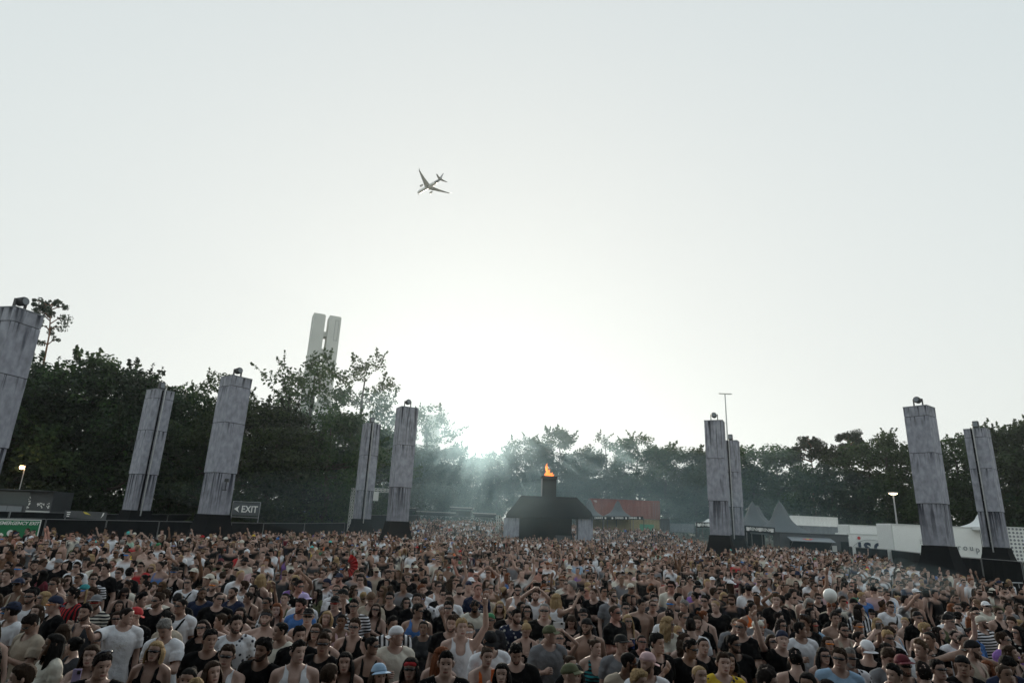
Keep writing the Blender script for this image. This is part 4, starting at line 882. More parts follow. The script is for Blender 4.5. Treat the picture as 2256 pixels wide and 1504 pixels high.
def glasses_arrays(kind='wrap'):
    m = MB(); nb = 9
    hw, ht, z0 = (.068, .017, .006) if kind == 'wrap' else (.064, .014, .004)
    P = []
    for i in range(nb):
        x = -hw + 2 * hw * i / (nb - 1); y = -.110 + 6.5 * x * x
        h = ht * (1 - .55 * math.exp(-(x / .010) ** 2)) * (1 - .35 * (abs(x) / hw) ** 4) * (1 - .12 * (abs(x) / hw))
        P.append((x, y, z0, h))
    vs = []
    for (x, y, z, h) in P: vs += [(x, y, z - h * 1.05), (x, y, z + h * .85), (x, y + .008, z + h * .85), (x, y + .008, z - h * 1.05)]
    fs = []
    for i in range(nb - 1):
        for k in range(4): fs.append((i * 4 + k, i * 4 + (k + 1) % 4, i * 4 + 4 + (k + 1) % 4, i * 4 + 4 + k))
    fs += [(0, 1, 2, 3), tuple((nb - 1) * 4 + k for k in (3, 2, 1, 0))]
    m.add(vs, fs)
    for s in (-1, 1): m.bar((s * hw * .98, -.080, z0 + .006), (s * .080, .012, .010), .005, .007)
    return np.array(m.v), np.array(m.f)
def ear_arrays():
    m = MB()
    for s in (-1, 1):
        m.tube([(s * .074, .000, -.034), (s * .082, .006, -.020), (s * .088, .012, .004), (s * .085, .010, .022), (s * .076, .004, .028)], [.006, .012, .016, .013, .006], 6)
    return m
def hand_mesh(kind):
    """wrist at origin, fingers +Z, palm faces -Y, thumb +X"""
    m = MB()
    m.tube([(0, 0, -.02), (0, 0, .015), (0.002, -.002, .05), (0, 0, .088)], [.027, .030, .040, .037], 8)
    for i in range(len(m.v)): x, y, z = m.v[i]; m.v[i] = (x, y * (.75 if z < 0 else .42), z)
    cur = {'open': (.15, .2, .15), 'relax': (.35, .55, .45), 'grip': (.95, 1.1, .8), 'point': (1.2, 1.5, 1.2)}[kind]
    for k, (x, ln, sp) in enumerate([(.029, .070, .12), (.010, .080, .03), (-.010, .074, -.05), (-.028, .058, -.16)]):
        c = cur if not (kind == 'point' and k == 0) else (.05, .05, .05)
        if kind != 'open': sp *= .4
        p = Vector((x, -.002, .080)); an = 0; pts = [p]
        for s, fr in enumerate((.45, .32, .23)):
            an += c[s]; d = Vector((math.sin(sp), -math.sin(an), math.cos(an) * math.cos(sp))); p = p + d * ln * fr; pts.append(p)
        m.tube(pts, [.0098, .0092, .0085, .0065], 6)
    th = {'open': [(.028, -.004, .018), (.055, -.016, .045), (.072, -.022, .075)], 'relax': [(.026, -.006, .018), (.045, -.024, .046), (.046, -.034, .078)],
          'grip': [(.026, -.006, .018), (.044, -.034, .042), (.028, -.058, .068)], 'point': [(.026, -.006, .018), (.040, -.034, .046), (.014, -.046, .066)]}[kind]
    m.tube(th, [.014, .0115, .008], 6)
    return m
SHX, SHZ = .185, 1.435
ARMS = {  # elbow, wrist (for +x side), hand kind, palm normal hint
    'down': ((.240, .035, 1.160), (.252, -.050, .915), 'relax', (-1, 0, 0)),
    'cup': ((.245, -.010, 1.165), (.120, -.235, 1.255), 'grip', (-1, .2, 0)),
    'up': ((.300, -.085, 1.685), (.262, -.150, 1.935), 'open', (0, -1, 0)),
    'wave': ((.330, -.150, 1.600), (.420, -.200, 1.850), 'open', (-.4, -1, 0)),
    'phone': ((.235, -.165, 1.230), (.062, -.330, 1.420), 'grip', (-1, 0, 0)),
    'phoneup': ((.280, -.190, 1.600), (.075, -.270, 1.770), 'grip', (-1, 0, 0)),
    'face': ((.250, -.110, 1.180), (.060, -.215, 1.420), 'relax', (0, 1, 0)),
    'out': ((.450, -.060, 1.370), (.680, -.120, 1.470), 'open', (0, -1, .3)),
    'point': ((.280, -.170, 1.530), (.270, -.330, 1.740), 'point', (-.5, -1, 0)),
    'cross': ((.250, -.070, 1.190), (-.010, -.190, 1.220), 'relax', (0, 1, 0)),
    'reach': ((.330, -.190, 1.390), (.420, -.400, 1.520), 'relax', (0, 0, -1)),
    'clap': ((.255, -.100, 1.200), (.045, -.280, 1.330), 'relax', (-1, 0, 0)),
}
def seg_dist(P, a, b):
    ab = b - a; t = np.clip(((P - a) @ ab) / (ab @ ab), 0, 1); d = np.linalg.norm(P - (a + t[:, None] * ab), axis=1); return d, t
def eval_mods(me, mods):
    o = bpy.data.objects.new('tmp', me); COL.objects.link(o)
    for ty, kw in mods:
        md = o.modifiers.new(ty, ty)
        for k, v in kw.items(): setattr(md, k, v)
    dg = bpy.context.evaluated_depsgraph_get(); ev = o.evaluated_get(dg); m = ev.to_mesh()
    n = len(m.vertices); V = np.empty(n * 3, np.float32); m.vertices.foreach_get('co', V)
    N = np.empty(n * 3, np.float32); m.vertices.foreach_get('normal', N)
    T, Qd = [], []
    ls = np.empty(len(m.polygons), np.int32); lt = np.empty(len(m.polygons), np.int32); vi = np.empty(len(m.loops), np.int32)
    m.polygons.foreach_get('loop_start', ls); m.polygons.foreach_get('loop_total', lt); m.loops.foreach_get('vertex_index', vi)
    s4 = ls[lt == 4]; s3 = ls[lt == 3]
    Q = vi[s4[:, None] + np.arange(4)] if len(s4) else np.zeros((0, 4), np.int32)
    T = vi[s3[:, None] + np.arange(3)] if len(s3) else np.zeros((0, 3), np.int32)
    ev.to_mesh_clear(); bpy.data.objects.remove(o)
    return V.reshape(-1, 3).astype(float), N.reshape(-1, 3).astype(float), Q, T
def ring_loft(m, rings, n=20):
    base = len(m.v)
    for z, rx, ry, yo in rings:
        for k in range(n):
            a = 2 * math.pi * k / n; c, s = math.cos(a), math.sin(a); e = .86
            m.v.append((rx * math.copysign(abs(c) ** e, c), yo + ry * math.copysign(abs(s) ** e, s), z))
    for i in range(len(rings) - 1):
        for k in range(n):
            a, b = base + i * n + k, base + i * n + (k + 1) % n; m.f.append((a, b, b + n, a + n))
    m.f.append(tuple(base + k for k in range(n - 1, -1, -1))); m.f.append(tuple(base + (len(rings) - 1) * n + k for k in range(n)))
def cap_tube(m, pts, rad, n=12):
    """tube with rounded closed ends"""
    pts = [Vector(p) for p in pts]; d0 = (pts[0] - pts[1]).normalized(); d1 = (pts[-1] - pts[-2]).normalized()
    P = [pts[0] + d0 * rad[0] * .9, pts[0] + d0 * rad[0] * .55] + pts + [pts[-1] + d1 * rad[-1] * .55, pts[-1] + d1 * rad[-1] * .9]
    m.tube(P, [rad[0] * .3, rad[0] * .8] + list(rad) + [rad[-1] * .8, rad[-1] * .3], n)
HEADC = Vector((0, -.022, 1.655))
class Body: pass
BODIES = {}
HAND_CACHE = {}
def make_body(sex, pl, pr, yaw, pitch):
    B = Body(); B.sex = sex; fem = sex == 'f'
    sw = .90 if fem else 1.0                                   # shoulder width factor
    m = MB()
    if not fem: rings = [(.83, .150, .100, .012), (.93, .168, .112, .012), (1.06, .148, .100, .004), (1.20, .162, .112, 0), (1.33, .180, .122, -.002), (1.41, .172, .108, .006), (1.465, .120, .078, .014), (1.50, .070, .064, .016)]
    else: rings = [(.83, .158, .106, .014), (.92, .176, .116, .014), (1.07, .126, .090, .004), (1.20, .140, .098, 0), (1.32, .152, .108, 0), (1.41, .146, .094, .008), (1.465, .105, .066, .014), (1.50, .058, .054, .016)]
    ring_loft(m, rings)
    if fem:
        for s in (-1, 1): cap_tube(m, [(s * .068, -.072, 1.285), (s * .070, -.096, 1.275)], [.052, .044], 10)
    nr = .050 if fem else .060
    Mh = Matrix.Translation(HEADC + Vector((0, 0, -.012))) @ Matrix.Rotation(R(yaw), 4, 'Z') @ Matrix.Rotation(R(pitch), 4, 'X') @ Matrix.Scale(.865, 4)
    B.Mh = Mh
    nt_ = Mh @ Vector((0, .022, -.075))
    cap_tube(m, [(0, .018, 1.44), (0, .016, 1.51), nt_], [nr * 1.15, nr, nr * .96], 12)
    ar = (.046, .037, .030, .024) if fem else (.058, .047, .040, .028)
    B.arm = []; B.wr = []
    for s, ps in ((1, pl), (-1, pr)):                            # +x is the person's left when facing -Y
        e, wv, hk, pn = ARMS[ps]
        sh = Vector((s * SHX * sw, .005, SHZ)); el = Vector((s * e[0] * (sw * .5 + .5), e[1], e[2])); wr = Vector((s * wv[0], wv[1], wv[2]))
        fd = (wr - el).normalized()
        wr = el + fd * (.245 if fem else .262)
        ra = ar[0] * (1.0)
        cap_tube(m, [(s * .045, .016, 1.500), (s * .115 * sw, .012, 1.470), sh], [.036, .046, ra * 1.0], 10)
        cap_tube(m, [sh, sh.lerp(el, .35), el], [ra * 1.05, ar[1] * 1.08, ar[2] * 1.02], 12)
        cap_tube(m, [el, el.lerp(wr, .3), wr], [ar[2] * 1.02, ar[2] * 1.04, ar[3]], 12)
        B.arm.append((np.array(sh), np.array(el), np.array(wr)))
        n = Vector((pn[0] * s, pn[1], pn[2])); n = (n - fd * n.dot(fd)).normalized(); yv = -n; xv = yv.cross(fd)
        Mw = Matrix(((xv.x, yv.x, fd.x, wr.x), (xv.y, yv.y, fd.y, wr.y), (xv.z, yv.z, fd.z, wr.z), (0, 0, 0, 1)))
        B.wr.append((Mw, hk, s))
    for s in (-1, 1):
        hx = .088; k = .96 if fem else 1
        cap_tube(m, [(s * hx, .012, .88), (s * .098, -.004, .68), (s * .102, -.004, .49), (s * .106, .018, .30), (s * .108, .020, .10)], [.090, .076 * k, .055 * k, .052 * k, .036 * k], 12)
        cap_tube(m, [(s * .110, .040, .045), (s * .118, -.06, .040), (s * .124, -.14, .030)], [.040, .042, .030], 10)
    me = m.mesh('b')
    V, N, Q, T = eval_mods(me, [('REMESH', dict(mode='VOXEL', voxel_size=.0165)), ('SMOOTH', dict(factor=.5, iterations=5))])
    bpy.data.meshes.remove(me)
    B.V, B.N, B.Q = V, N, Q
    B.raw = (V, Q)
    return B
def regions(B, V):
    """signed masks of clothing over points V: dict name -> bool"""
    X, Y_, Z = V[:, 0], V[:, 1], V[:, 2]
    da = []; ta = []; df = []; tf = []
    for sh, el, wr in B.arm:
        d, t = seg_dist(V, sh, el); da.append(d); ta.append(t)
        d, t = seg_dist(V, el, wr); df.append(d); tf.append(t)
    fore = np.minimum(df[0], df[1]); up = np.minimum(da[0], da[1]); tu = np.where(da[0] < da[1], ta[0], ta[1])
    tor, _ = seg_dist(V, np.array([0, 0, .9]), np.array([0, 0.01, 1.36]))
    sx = np.abs(X)
    is_fore = (fore < up - .004) & (fore < .075)
    is_up = (~is_fore) & (up < .072) & (tu > .10) & ((sx > .13) | (Z > 1.5))
    torso = ~is_fore & ~is_up & (Z > .5)
    nd = np.hypot(X, Y_ - .016)
    fem = B.sex == 'f'
    neck = (nd < (.088 if not fem else .082)) & (Z > 1.462 - .25 * np.clip(-Y_ - .02, 0, .2)) | (Z > 1.52)
    tee = (torso & (Z > .84) & ~neck) | (is_up & (tu < .66))
    strap = (sx > .055) & (sx < (.118 if not fem else .098))
    scoop = 1.405 - .9 * np.clip(.075 - sx, 0, .075) if not fem else 1.375 - .9 * np.clip(.075 - sx, 0, .075)
    tank = (torso | (is_up & (tu < .12))) & (Z > .84) & ((Z < scoop) | (strap & (Z < 1.6) & ~neck) | ((Z < 1.43) & (sx < .118) & (Y_ > .0))) & ~((sx > .145) & (Z > 1.36))
    crop = torso & (Z > 1.185) & ((Z < 1.325) | ((np.abs(sx - .075) < .019) & (Z < 1.6) & ~neck))
    tro = ~is_fore & ~is_up & (Z < .965) & (Z > .10) & ((sx < .22))
    sho = tro & (Z > .52)
    return dict(tee=tee, tank=tank, crop=crop, trousers=tro, shorts=sho)
def garment(B, name, th):
    V, N, Q = B.V, B.N, B.Q; mk = B.reg[name]
    keep = mk[Q].all(axis=1); q = Q[keep]
    ids = np.unique(q); remap = -np.ones(len(V), np.int64); remap[ids] = np.arange(len(ids)); q = remap[q]
    v = V[ids].copy(); n = N[ids]; z = v[:, 2]
    fold = .5 + .5 * nsin(v * np.array([1, 1, .45]), 11 + hash(B.key) % 50, 26)
    loose = th + .010 * fold
    if name in ('tee', 'tank'): loose = loose + .016 * sstep(1.15, .86, z) * (1 if B.sex == 'm' else .5) + (.012 * (1 - sstep(1.0, 1.3, z)) if B.sex == 'm' else 0)
    if name in ('trousers', 'shorts'): loose = th + .006 * fold + .012 * sstep(.8, .2, z)
    up_arm = np.zeros(len(v), bool)
    for sh, el, wr in B.arm:
        d, t = seg_dist(v, sh, el); up_arm |= (d < .085) & (t > .25)
    loose = loose + up_arm * .010
    v += n * loose[:, None]
    # smooth the hem outline
    e = np.concatenate([q[:, [0, 1]], q[:, [1, 2]], q[:, [2, 3]], q[:, [3, 0]]]); es = np.sort(e, axis=1)
    u, cnt = np.unique(es, axis=0, return_counts=True); bd = u[cnt == 1]
    for _ in range(4):
        acc = np.zeros_like(v); c = np.zeros(len(v))
        np.add.at(acc, bd[:, 0], v[bd[:, 1]]); np.add.at(acc, bd[:, 1], v[bd[:, 0]]); np.add.at(c, bd[:, 0], 1); np.add.at(c, bd[:, 1], 1)
        k = c > 0; v[k] = .5 * v[k] + .5 * acc[k] / c[k][:, None]
    me = mesh_np(name, v, [q], True)
    return me
def decim(V, Q, ratio):
    me = mesh_np('d', V, [Q]); r = eval_mods(me, [('DECIMATE', dict(ratio=ratio))]); bpy.data.meshes.remove(me); return r
def xf(M, V): 
    M = np.array(M); return V @ M[:3, :3].T + M[:3, 3]
HEADN = head_grid(30, 46); EARS = ear_arrays()
HEAD_FEAT = head_feat(HEADN[0])
def finish_body(B):
    V, N, Q, T = decim(B.V, B.Q, .42)
    VV = [V]; QQ = [Q]; TT = [T]; n = len(V)
    f0 = np.zeros((n, 4)); f0[V[:, 2] < .10, 1] = 1; feat = [f0]
    hv = xf(B.Mh, HEADN[0]); VV.append(hv); QQ.append(HEADN[1] + n)
    f = np.zeros((len(hv), 4)); f[HEAD_FEAT[0], 0] = 1; f[HEAD_FEAT[1], 1] = .62; feat.append(f); n += len(hv)
    def addm(m, M):
        nonlocal n
        v = xf(M, np.array(m.v)); VV.append(v); feat.append(np.zeros((len(v), 4)))
        q = [ff for ff in m.f if len(ff) == 4]; t = []
        for ff in m.f:
            if len(ff) > 4:
                for k in range(1, len(ff) - 1): t.append((ff[0], ff[k], ff[k + 1]))
        QQ.append(np.array(q) + n); TT.append(np.array(t) + n); n += len(v)
    addm(EARS, B.Mh)
    for Mw, hk, s in B.wr:
        if hk not in HAND_CACHE: HAND_CACHE[hk] = hand_mesh(hk)
        Sx = Matrix.Diagonal((-s, 1, 1, 1)) if s > 0 else Matrix.Identity(4)
        addm(HAND_CACHE[hk], Mw @ Sx @ Matrix.Scale(.94 if B.sex == 'f' else 1.02, 4))
    me = mesh_np('body_' + B.sex, np.concatenate(VV), [np.concatenate(QQ), np.concatenate([t for t in TT if len(t)])], True)
    ca = me.color_attributes.new('feat', 'FLOAT_COLOR', 'POINT'); fa = np.concatenate(feat); fa[:, 3] = 1
    ca.data.foreach_set('color', fa.astype(np.float32).ravel())
    me.materials.append(M_SKIN)
    return me
# ---- materials that take their colour from the object
def objcol_mat(name, rough, var=.18, scale=30, bump=.15, bscale=60, spec=.4, pattern=None, sheen=0, stretch=(1, 1, 1)):
    m = bpy.data.materials.new(name); m.use_nodes = True; t = m.node_tree; b = t.nodes['Principled BSDF']
    b.inputs['Roughness'].default_value = rough; b.inputs['Specular IOR Level'].default_value = spec
    oi = t.nodes.new('ShaderNodeObjectInfo'); tc = t.nodes.new('ShaderNodeTexCoord'); mp = t.nodes.new('ShaderNodeMapping')
    mp.inputs['Scale'].default_value = stretch
    t.links.new(tc.outputs['Object'], mp.inputs['Vector'])
    n = t.nodes.new('ShaderNodeTexNoise'); n.inputs['Scale'].default_value = scale; t.links.new(mp.outputs[0], n.inputs['Vector'])
    mr = t.nodes.new('ShaderNodeMapRange'); mr.inputs[3].default_value = 1 - var; mr.inputs[4].default_value = 1 + var
    t.links.new(n.outputs['Fac'], mr.inputs[0])
    mx = t.nodes.new('ShaderNodeMix'); mx.data_type = 'RGBA'; mx.blend_type = 'MULTIPLY'; mx.inputs[0].default_value = 1
    t.links.new(oi.outputs['Color'], mx.inputs[6]); t.links.new(mr.outputs[0], mx.inputs[7])
    last = mx.outputs[2]
    def mixin(fac, c):
        nonlocal last
        q = t.nodes.new('ShaderNodeMix'); q.data_type = 'RGBA'; q.inputs[7].default_value = (*c, 1)
        t.links.new(last, q.inputs[6]); t.links.new(fac, q.inputs[0]); last = q.outputs[2]
    def ramp(src, a, bb):
        r = t.nodes.new('ShaderNodeMapRange'); r.inputs[1].default_value = a; r.inputs[2].default_value = bb; t.links.new(src, r.inputs[0]); return r.outputs[0]
    if pattern == 'skin':
        at = t.nodes.new('ShaderNodeAttribute'); at.attribute_name = 'feat'
        sp = t.nodes.new('ShaderNodeSeparateColor'); t.links.new(at.outputs['Color'], sp.inputs[0])
        q = t.nodes.new('ShaderNodeMix'); q.data_type = 'RGBA'; q.blend_type = 'MULTIPLY'; q.inputs[7].default_value = (.62, .36, .36, 1)
        t.links.new(last, q.inputs[6]); t.links.new(sp.outputs[0], q.inputs[0]); last = q.outputs[2]
        mixin(sp.outputs[1], (.03, .018, .014))
    elif pattern == 'floral':
        vo = t.nodes.new('ShaderNodeTexVoronoi'); vo.inputs['Scale'].default_value = 17; t.links.new(tc.outputs['Object'], vo.inputs['Vector'])
        n3 = t.nodes.new('ShaderNodeTexNoise'); n3.inputs['Scale'].default_value = 26; t.links.new(tc.outputs['Object'], n3.inputs['Vector'])
        ad = t.nodes.new('ShaderNodeMath'); ad.operation = 'MULTIPLY_ADD'; ad.inputs[1].default_value = .5; t.links.new(n3.outputs['Fac'], ad.inputs[0]); t.links.new(vo.outputs['Distance'], ad.inputs[2])
        mixin(ramp(ad.outputs[0], .62, .50), (.70, .70, .68))
    elif pattern == 'darkfloral':
        vo = t.nodes.new('ShaderNodeTexVoronoi'); vo.inputs['Scale'].default_value = 15; t.links.new(tc.outputs['Object'], vo.inputs['Vector'])
        mixin(ramp(vo.outputs['Distance'], .32, .24), (.03, .03, .045))
    elif pattern in ('stripes', 'vstripes'):
        wv = t.nodes.new('ShaderNodeTexWave'); wv.bands_direction = 'Z' if pattern == 'stripes' else 'X'
        wv.inputs['Scale'].default_value = 7.0 if pattern == 'stripes' else 5.0; wv.inputs['Distortion'].default_value = .4; t.links.new(tc.outputs['Object'], wv.inputs['Vector'])
        mixin(ramp(wv.outputs['Fac'], .45, .55), (.02, .02, .025))
    elif pattern == 'print':
        sx = t.nodes.new('ShaderNodeSeparateXYZ'); t.links.new(tc.outputs['Object'], sx.inputs[0])
        n3 = t.nodes.new('ShaderNodeTexNoise'); n3.inputs['Scale'].default_value = 38; n3.inputs['Detail'].default_value = 1; t.links.new(tc.outputs['Object'], n3.inputs['Vector'])
        def absdiff(src, c, wd):
            a1 = t.nodes.new('ShaderNodeMath'); a1.operation = 'SUBTRACT'; a1.inputs[1].default_value = c; t.links.new(src, a1.inputs[0])
            a2 = t.nodes.new('ShaderNodeMath'); a2.operation = 'ABSOLUTE'; t.links.new(a1.outputs[0], a2.inputs[0])
            return ramp(a2.outputs[0], wd, wd * .9)
        p = t.nodes.new('ShaderNodeMath'); p.operation = 'MULTIPLY'; t.links.new(absdiff(sx.outputs[0], 0, .085), p.inputs[0]); t.links.new(absdiff(sx.outputs[2], 1.29, .055), p.inputs[1])
        p2 = t.nodes.new('ShaderNodeMath'); p2.operation = 'MULTIPLY'; t.links.new(p.outputs[0], p2.inputs[0]); t.links.new(ramp(n3.outputs['Fac'], .50, .54), p2.inputs[1])
        mixin(p2.outputs[0], (.6, .6, .6))
    t.links.new(last, b.inputs['Base Color'])
    if sheen: b.inputs['Sheen Weight'].default_value = sheen
    if bump:
        n2 = t.nodes.new('ShaderNodeTexNoise'); n2.inputs['Scale'].default_value = bscale; n2.inputs['Detail'].default_value = 3
        t.links.new(mp.outputs[0], n2.inputs['Vector'])
        bp = t.nodes.new('ShaderNodeBump'); bp.inputs['Strength'].default_value = bump; bp.inputs['Distance'].default_value = .02
        t.links.new(n2.outputs['Fac'], bp.inputs['Height']); t.links.new(bp.outputs[0], b.inputs['Normal'])
    return m
M_SKIN = objcol_mat('skin', .50, .17, 22, .10, 90, .42, 'skin')
M_HAIR = objcol_mat('hair', .8, .5, 60, .7, 80, .12, None, stretch=(1, 1, .18))
M_HAT = objcol_mat('hat_cloth', .85, .12, 40, .15, 160, .3)
M_CLOTH = {k: objcol_mat('cloth_' + k, .95, .16, 9, .8, 11, .10, None if k == 'plain' else k, 0) for k in ('plain', 'floral', 'darkfloral', 'stripes', 'vstripes', 'print')}
M_LENS = objcol_mat('sunglass_lens', .16, .05, 10, 0, 10, .6)
POSES = {  # name: (left arm, right arm, yaw, pitch)
    'front': ('down', 'down', 0, -7), 'turn_r': ('down', 'down', 33, -4), 'turn_l': ('down', 'down', -33, -4), 'prof_r': ('down', 'cup', 68, 0), 'prof_l': ('cup', 'down', -68, 0),
    'cup': ('down', 'cup', -8, -5), 'cup_l': ('cup', 'down', 22, -4), 'up_l': ('up', 'down', 8, -12), 'up_r': ('down', 'wave', -8, -12), 'phone_up': ('phoneup', 'phoneup', 0, -14),
    'phone': ('phone', 'phone', 0, -2), 'face': ('down', 'face', 6, -5), 'cross': ('cross', 'cross', -14, -4), 'look_down': ('clap', 'cup', 5, 30), 'spread': ('out', 'out', 8, -10),
    'both_up': ('up', 'wave', 0, -14), 'point': ('down', 'point', -4, -10), 'reach': ('down', 'reach', 60, 0), 'clap': ('clap', 'clap', 10, -8)}
FPOSES = ('front', 'turn_r', 'turn_l', 'prof_r', 'prof_l', 'cup', 'up_l', 'up_r', 'phone_up', 'phone', 'face', 'look_down', 'clap', 'point', 'both_up')
def build_bodies():
    for sex in 'mf':
        for nm, (pl, pr, yw, pt) in POSES.items():
            if sex == 'f' and nm not in FPOSES: continue
            B = make_body(sex, pl, pr, yw, pt); B.key = sex + nm; B.reg = regions(B, B.V)
            B.mesh = finish_body(B); B.garm = {}
            BODIES[(sex, nm)] = B
def get_garment(B, name):
    if name not in B.garm:
        g = garment(B, name, {'tee': .012, 'tank': .009, 'crop': .007, 'trousers': .010, 'shorts': .012}[name])
        B.garm[name] = g
    return B.garm[name]
HAIRM = {}
def get_hair(style):
    if style not in HAIRM:
        v, q = hair_arrays(style, 26, 40); HAIRM[style] = mesh_np('hair_' + style, v, [q], True)
    return HAIRM[style]
GV, GQ = glasses_arrays()
def get_glasses():
    if 'glasses' not in HAIRM: HAIRM['glasses'] = mesh_np('sunglasses', GV, [GQ], False)
    return HAIRM['glasses']
def get_beard():
    if 'beard' not in HAIRM:
        V, Q, L, Z = head_grid(26, 40, True); a = np.abs(L)
        m = sstep(.004, -.014, Z - np.interp(a, [0, .35, .6, 1.2, 1.5, 1.7], [-.052, -.055, -.050, -.012, .0, -.3]))
        lipz = (np.abs(V[:, 0]) < .023) & (np.abs(Z + .073) < .010); m = m * np.where(lipz, 0, 1) * (a < 1.75)
        off = m * (.0055 + .002 * nsin(V, 3, 120)) - .004
        HAIRM['beard'] = mesh_np('beard', radial(V, off), [Q], True)
    return HAIRM['beard']
def copy_mesh_mat(me, mt):
    """the same mesh data with another material: one datablock per pair"""
    k = (me.name, mt.name)
    if k not in HAIRM:
        c = me if len(me.materials) == 0 else me.copy()
        c.materials.clear(); c.materials.append(mt); HAIRM[k] = c
    return HAIRM[k]
SKINS = dict(fair=(.49, .335, .28), light=(.415, .272, .222), tan=(.32, .20, .152), olive=(.24, .147, .108), brown=(.16, .085, .052), dark=(.075, .042, .028), pink=(.42, .22, .175))
HAIRC = dict(black=(.007, .006, .006), dark=(.013, .009, .008), brown=(.034, .020, .013), light=(.085, .052, .030), blonde=(.34, .235, .125), grey=(.22, .21, .20), red=(.16, .055, .025), white=(.5, .48, .44))
CLOTH = dict(black=(.005, .005, .006), white=(.70, .71, .75), cream=(.60, .57, .50), grey=(.18, .185, .20), dgrey=(.04, .042, .048), navy=(.018, .025, .055), blue=(.07, .17, .42), lblue=(.30, .44, .60), teal=(.03, .22, .24),
             red=(.42, .03, .035), maroon=(.12, .02, .03), pink=(.55, .38, .40), orange=(.75, .16, .04), green=(.04, .18, .08), olive=(.10, .11, .06), beige=(.42, .36, .29), yellow=(.62, .44, .05), purple=(.22, .12, .36), brown=(.13, .08, .05), lilac=(.45, .38, .62), mint=(.35, .52, .42), turq=(.08, .50, .48))
def make_person(sex, pose, loc, rz, scale, skin, hair, hairc, top, topc, pat='plain', glasses=None, hat=None, hatc=(.012, .012, .014), beard=None, trou=(.02, .021, .026), lean=(0, 0)):
    B = BODIES.get((sex, pose)) or BODIES[('m', pose)]
    s = scale * (.945 if sex == 'f' else 1.0)
    o = link('person', B.mesh, None); o.location = loc; o.rotation_euler = (lean[0], lean[1], rz); o.scale = (s, s, s); o.color = (*skin, 1)
    def child(nm, me, mt, c, M=None):
        ch = link(nm, copy_mesh_mat(me, mt), None, o); ch.color = (*c, 1)
        if M is not None: ch.matrix_local = M
        return ch
    if top in ('tee', 'tank', 'crop'): child({'tee': 't_shirt', 'tank': 'tank_top', 'crop': 'crop_top'}[top], get_garment(B, top), M_CLOTH[pat], topc)
    child('trousers', get_garment(BODIES[(B.sex, 'front')], 'trousers'), M_CLOTH['plain'], trou)
    if hair: child('hair', get_hair(hair), M_HAIR, hairc, B.Mh)
    if hat:
        child({'cap': 'cap', 'capback': 'cap', 'beanie': 'beanie', 'bandana': 'bandana', 'bucket': 'sun_hat', 'hood': 'hood', 'mask': 'face_mask'}[hat], get_hair(hat), M_HAT, hatc, B.Mh)
    if glasses is not None:
        up = Matrix.Translation((0, .012, .088)) @ Matrix.Rotation(R(-38), 4, 'X') if glasses[0] == 'up' else Matrix.Identity(4)
        child('sunglasses', get_glasses(), M_LENS, glasses[1], B.Mh @ up)
    if beard: child('beard', get_beard(), M_HAIR, tuple(.62 * a + .16 * b for a, b in zip(hairc, skin)), B.Mh)
    return o, B
# ================================================================== the crowd
import zlib
build_bodies()
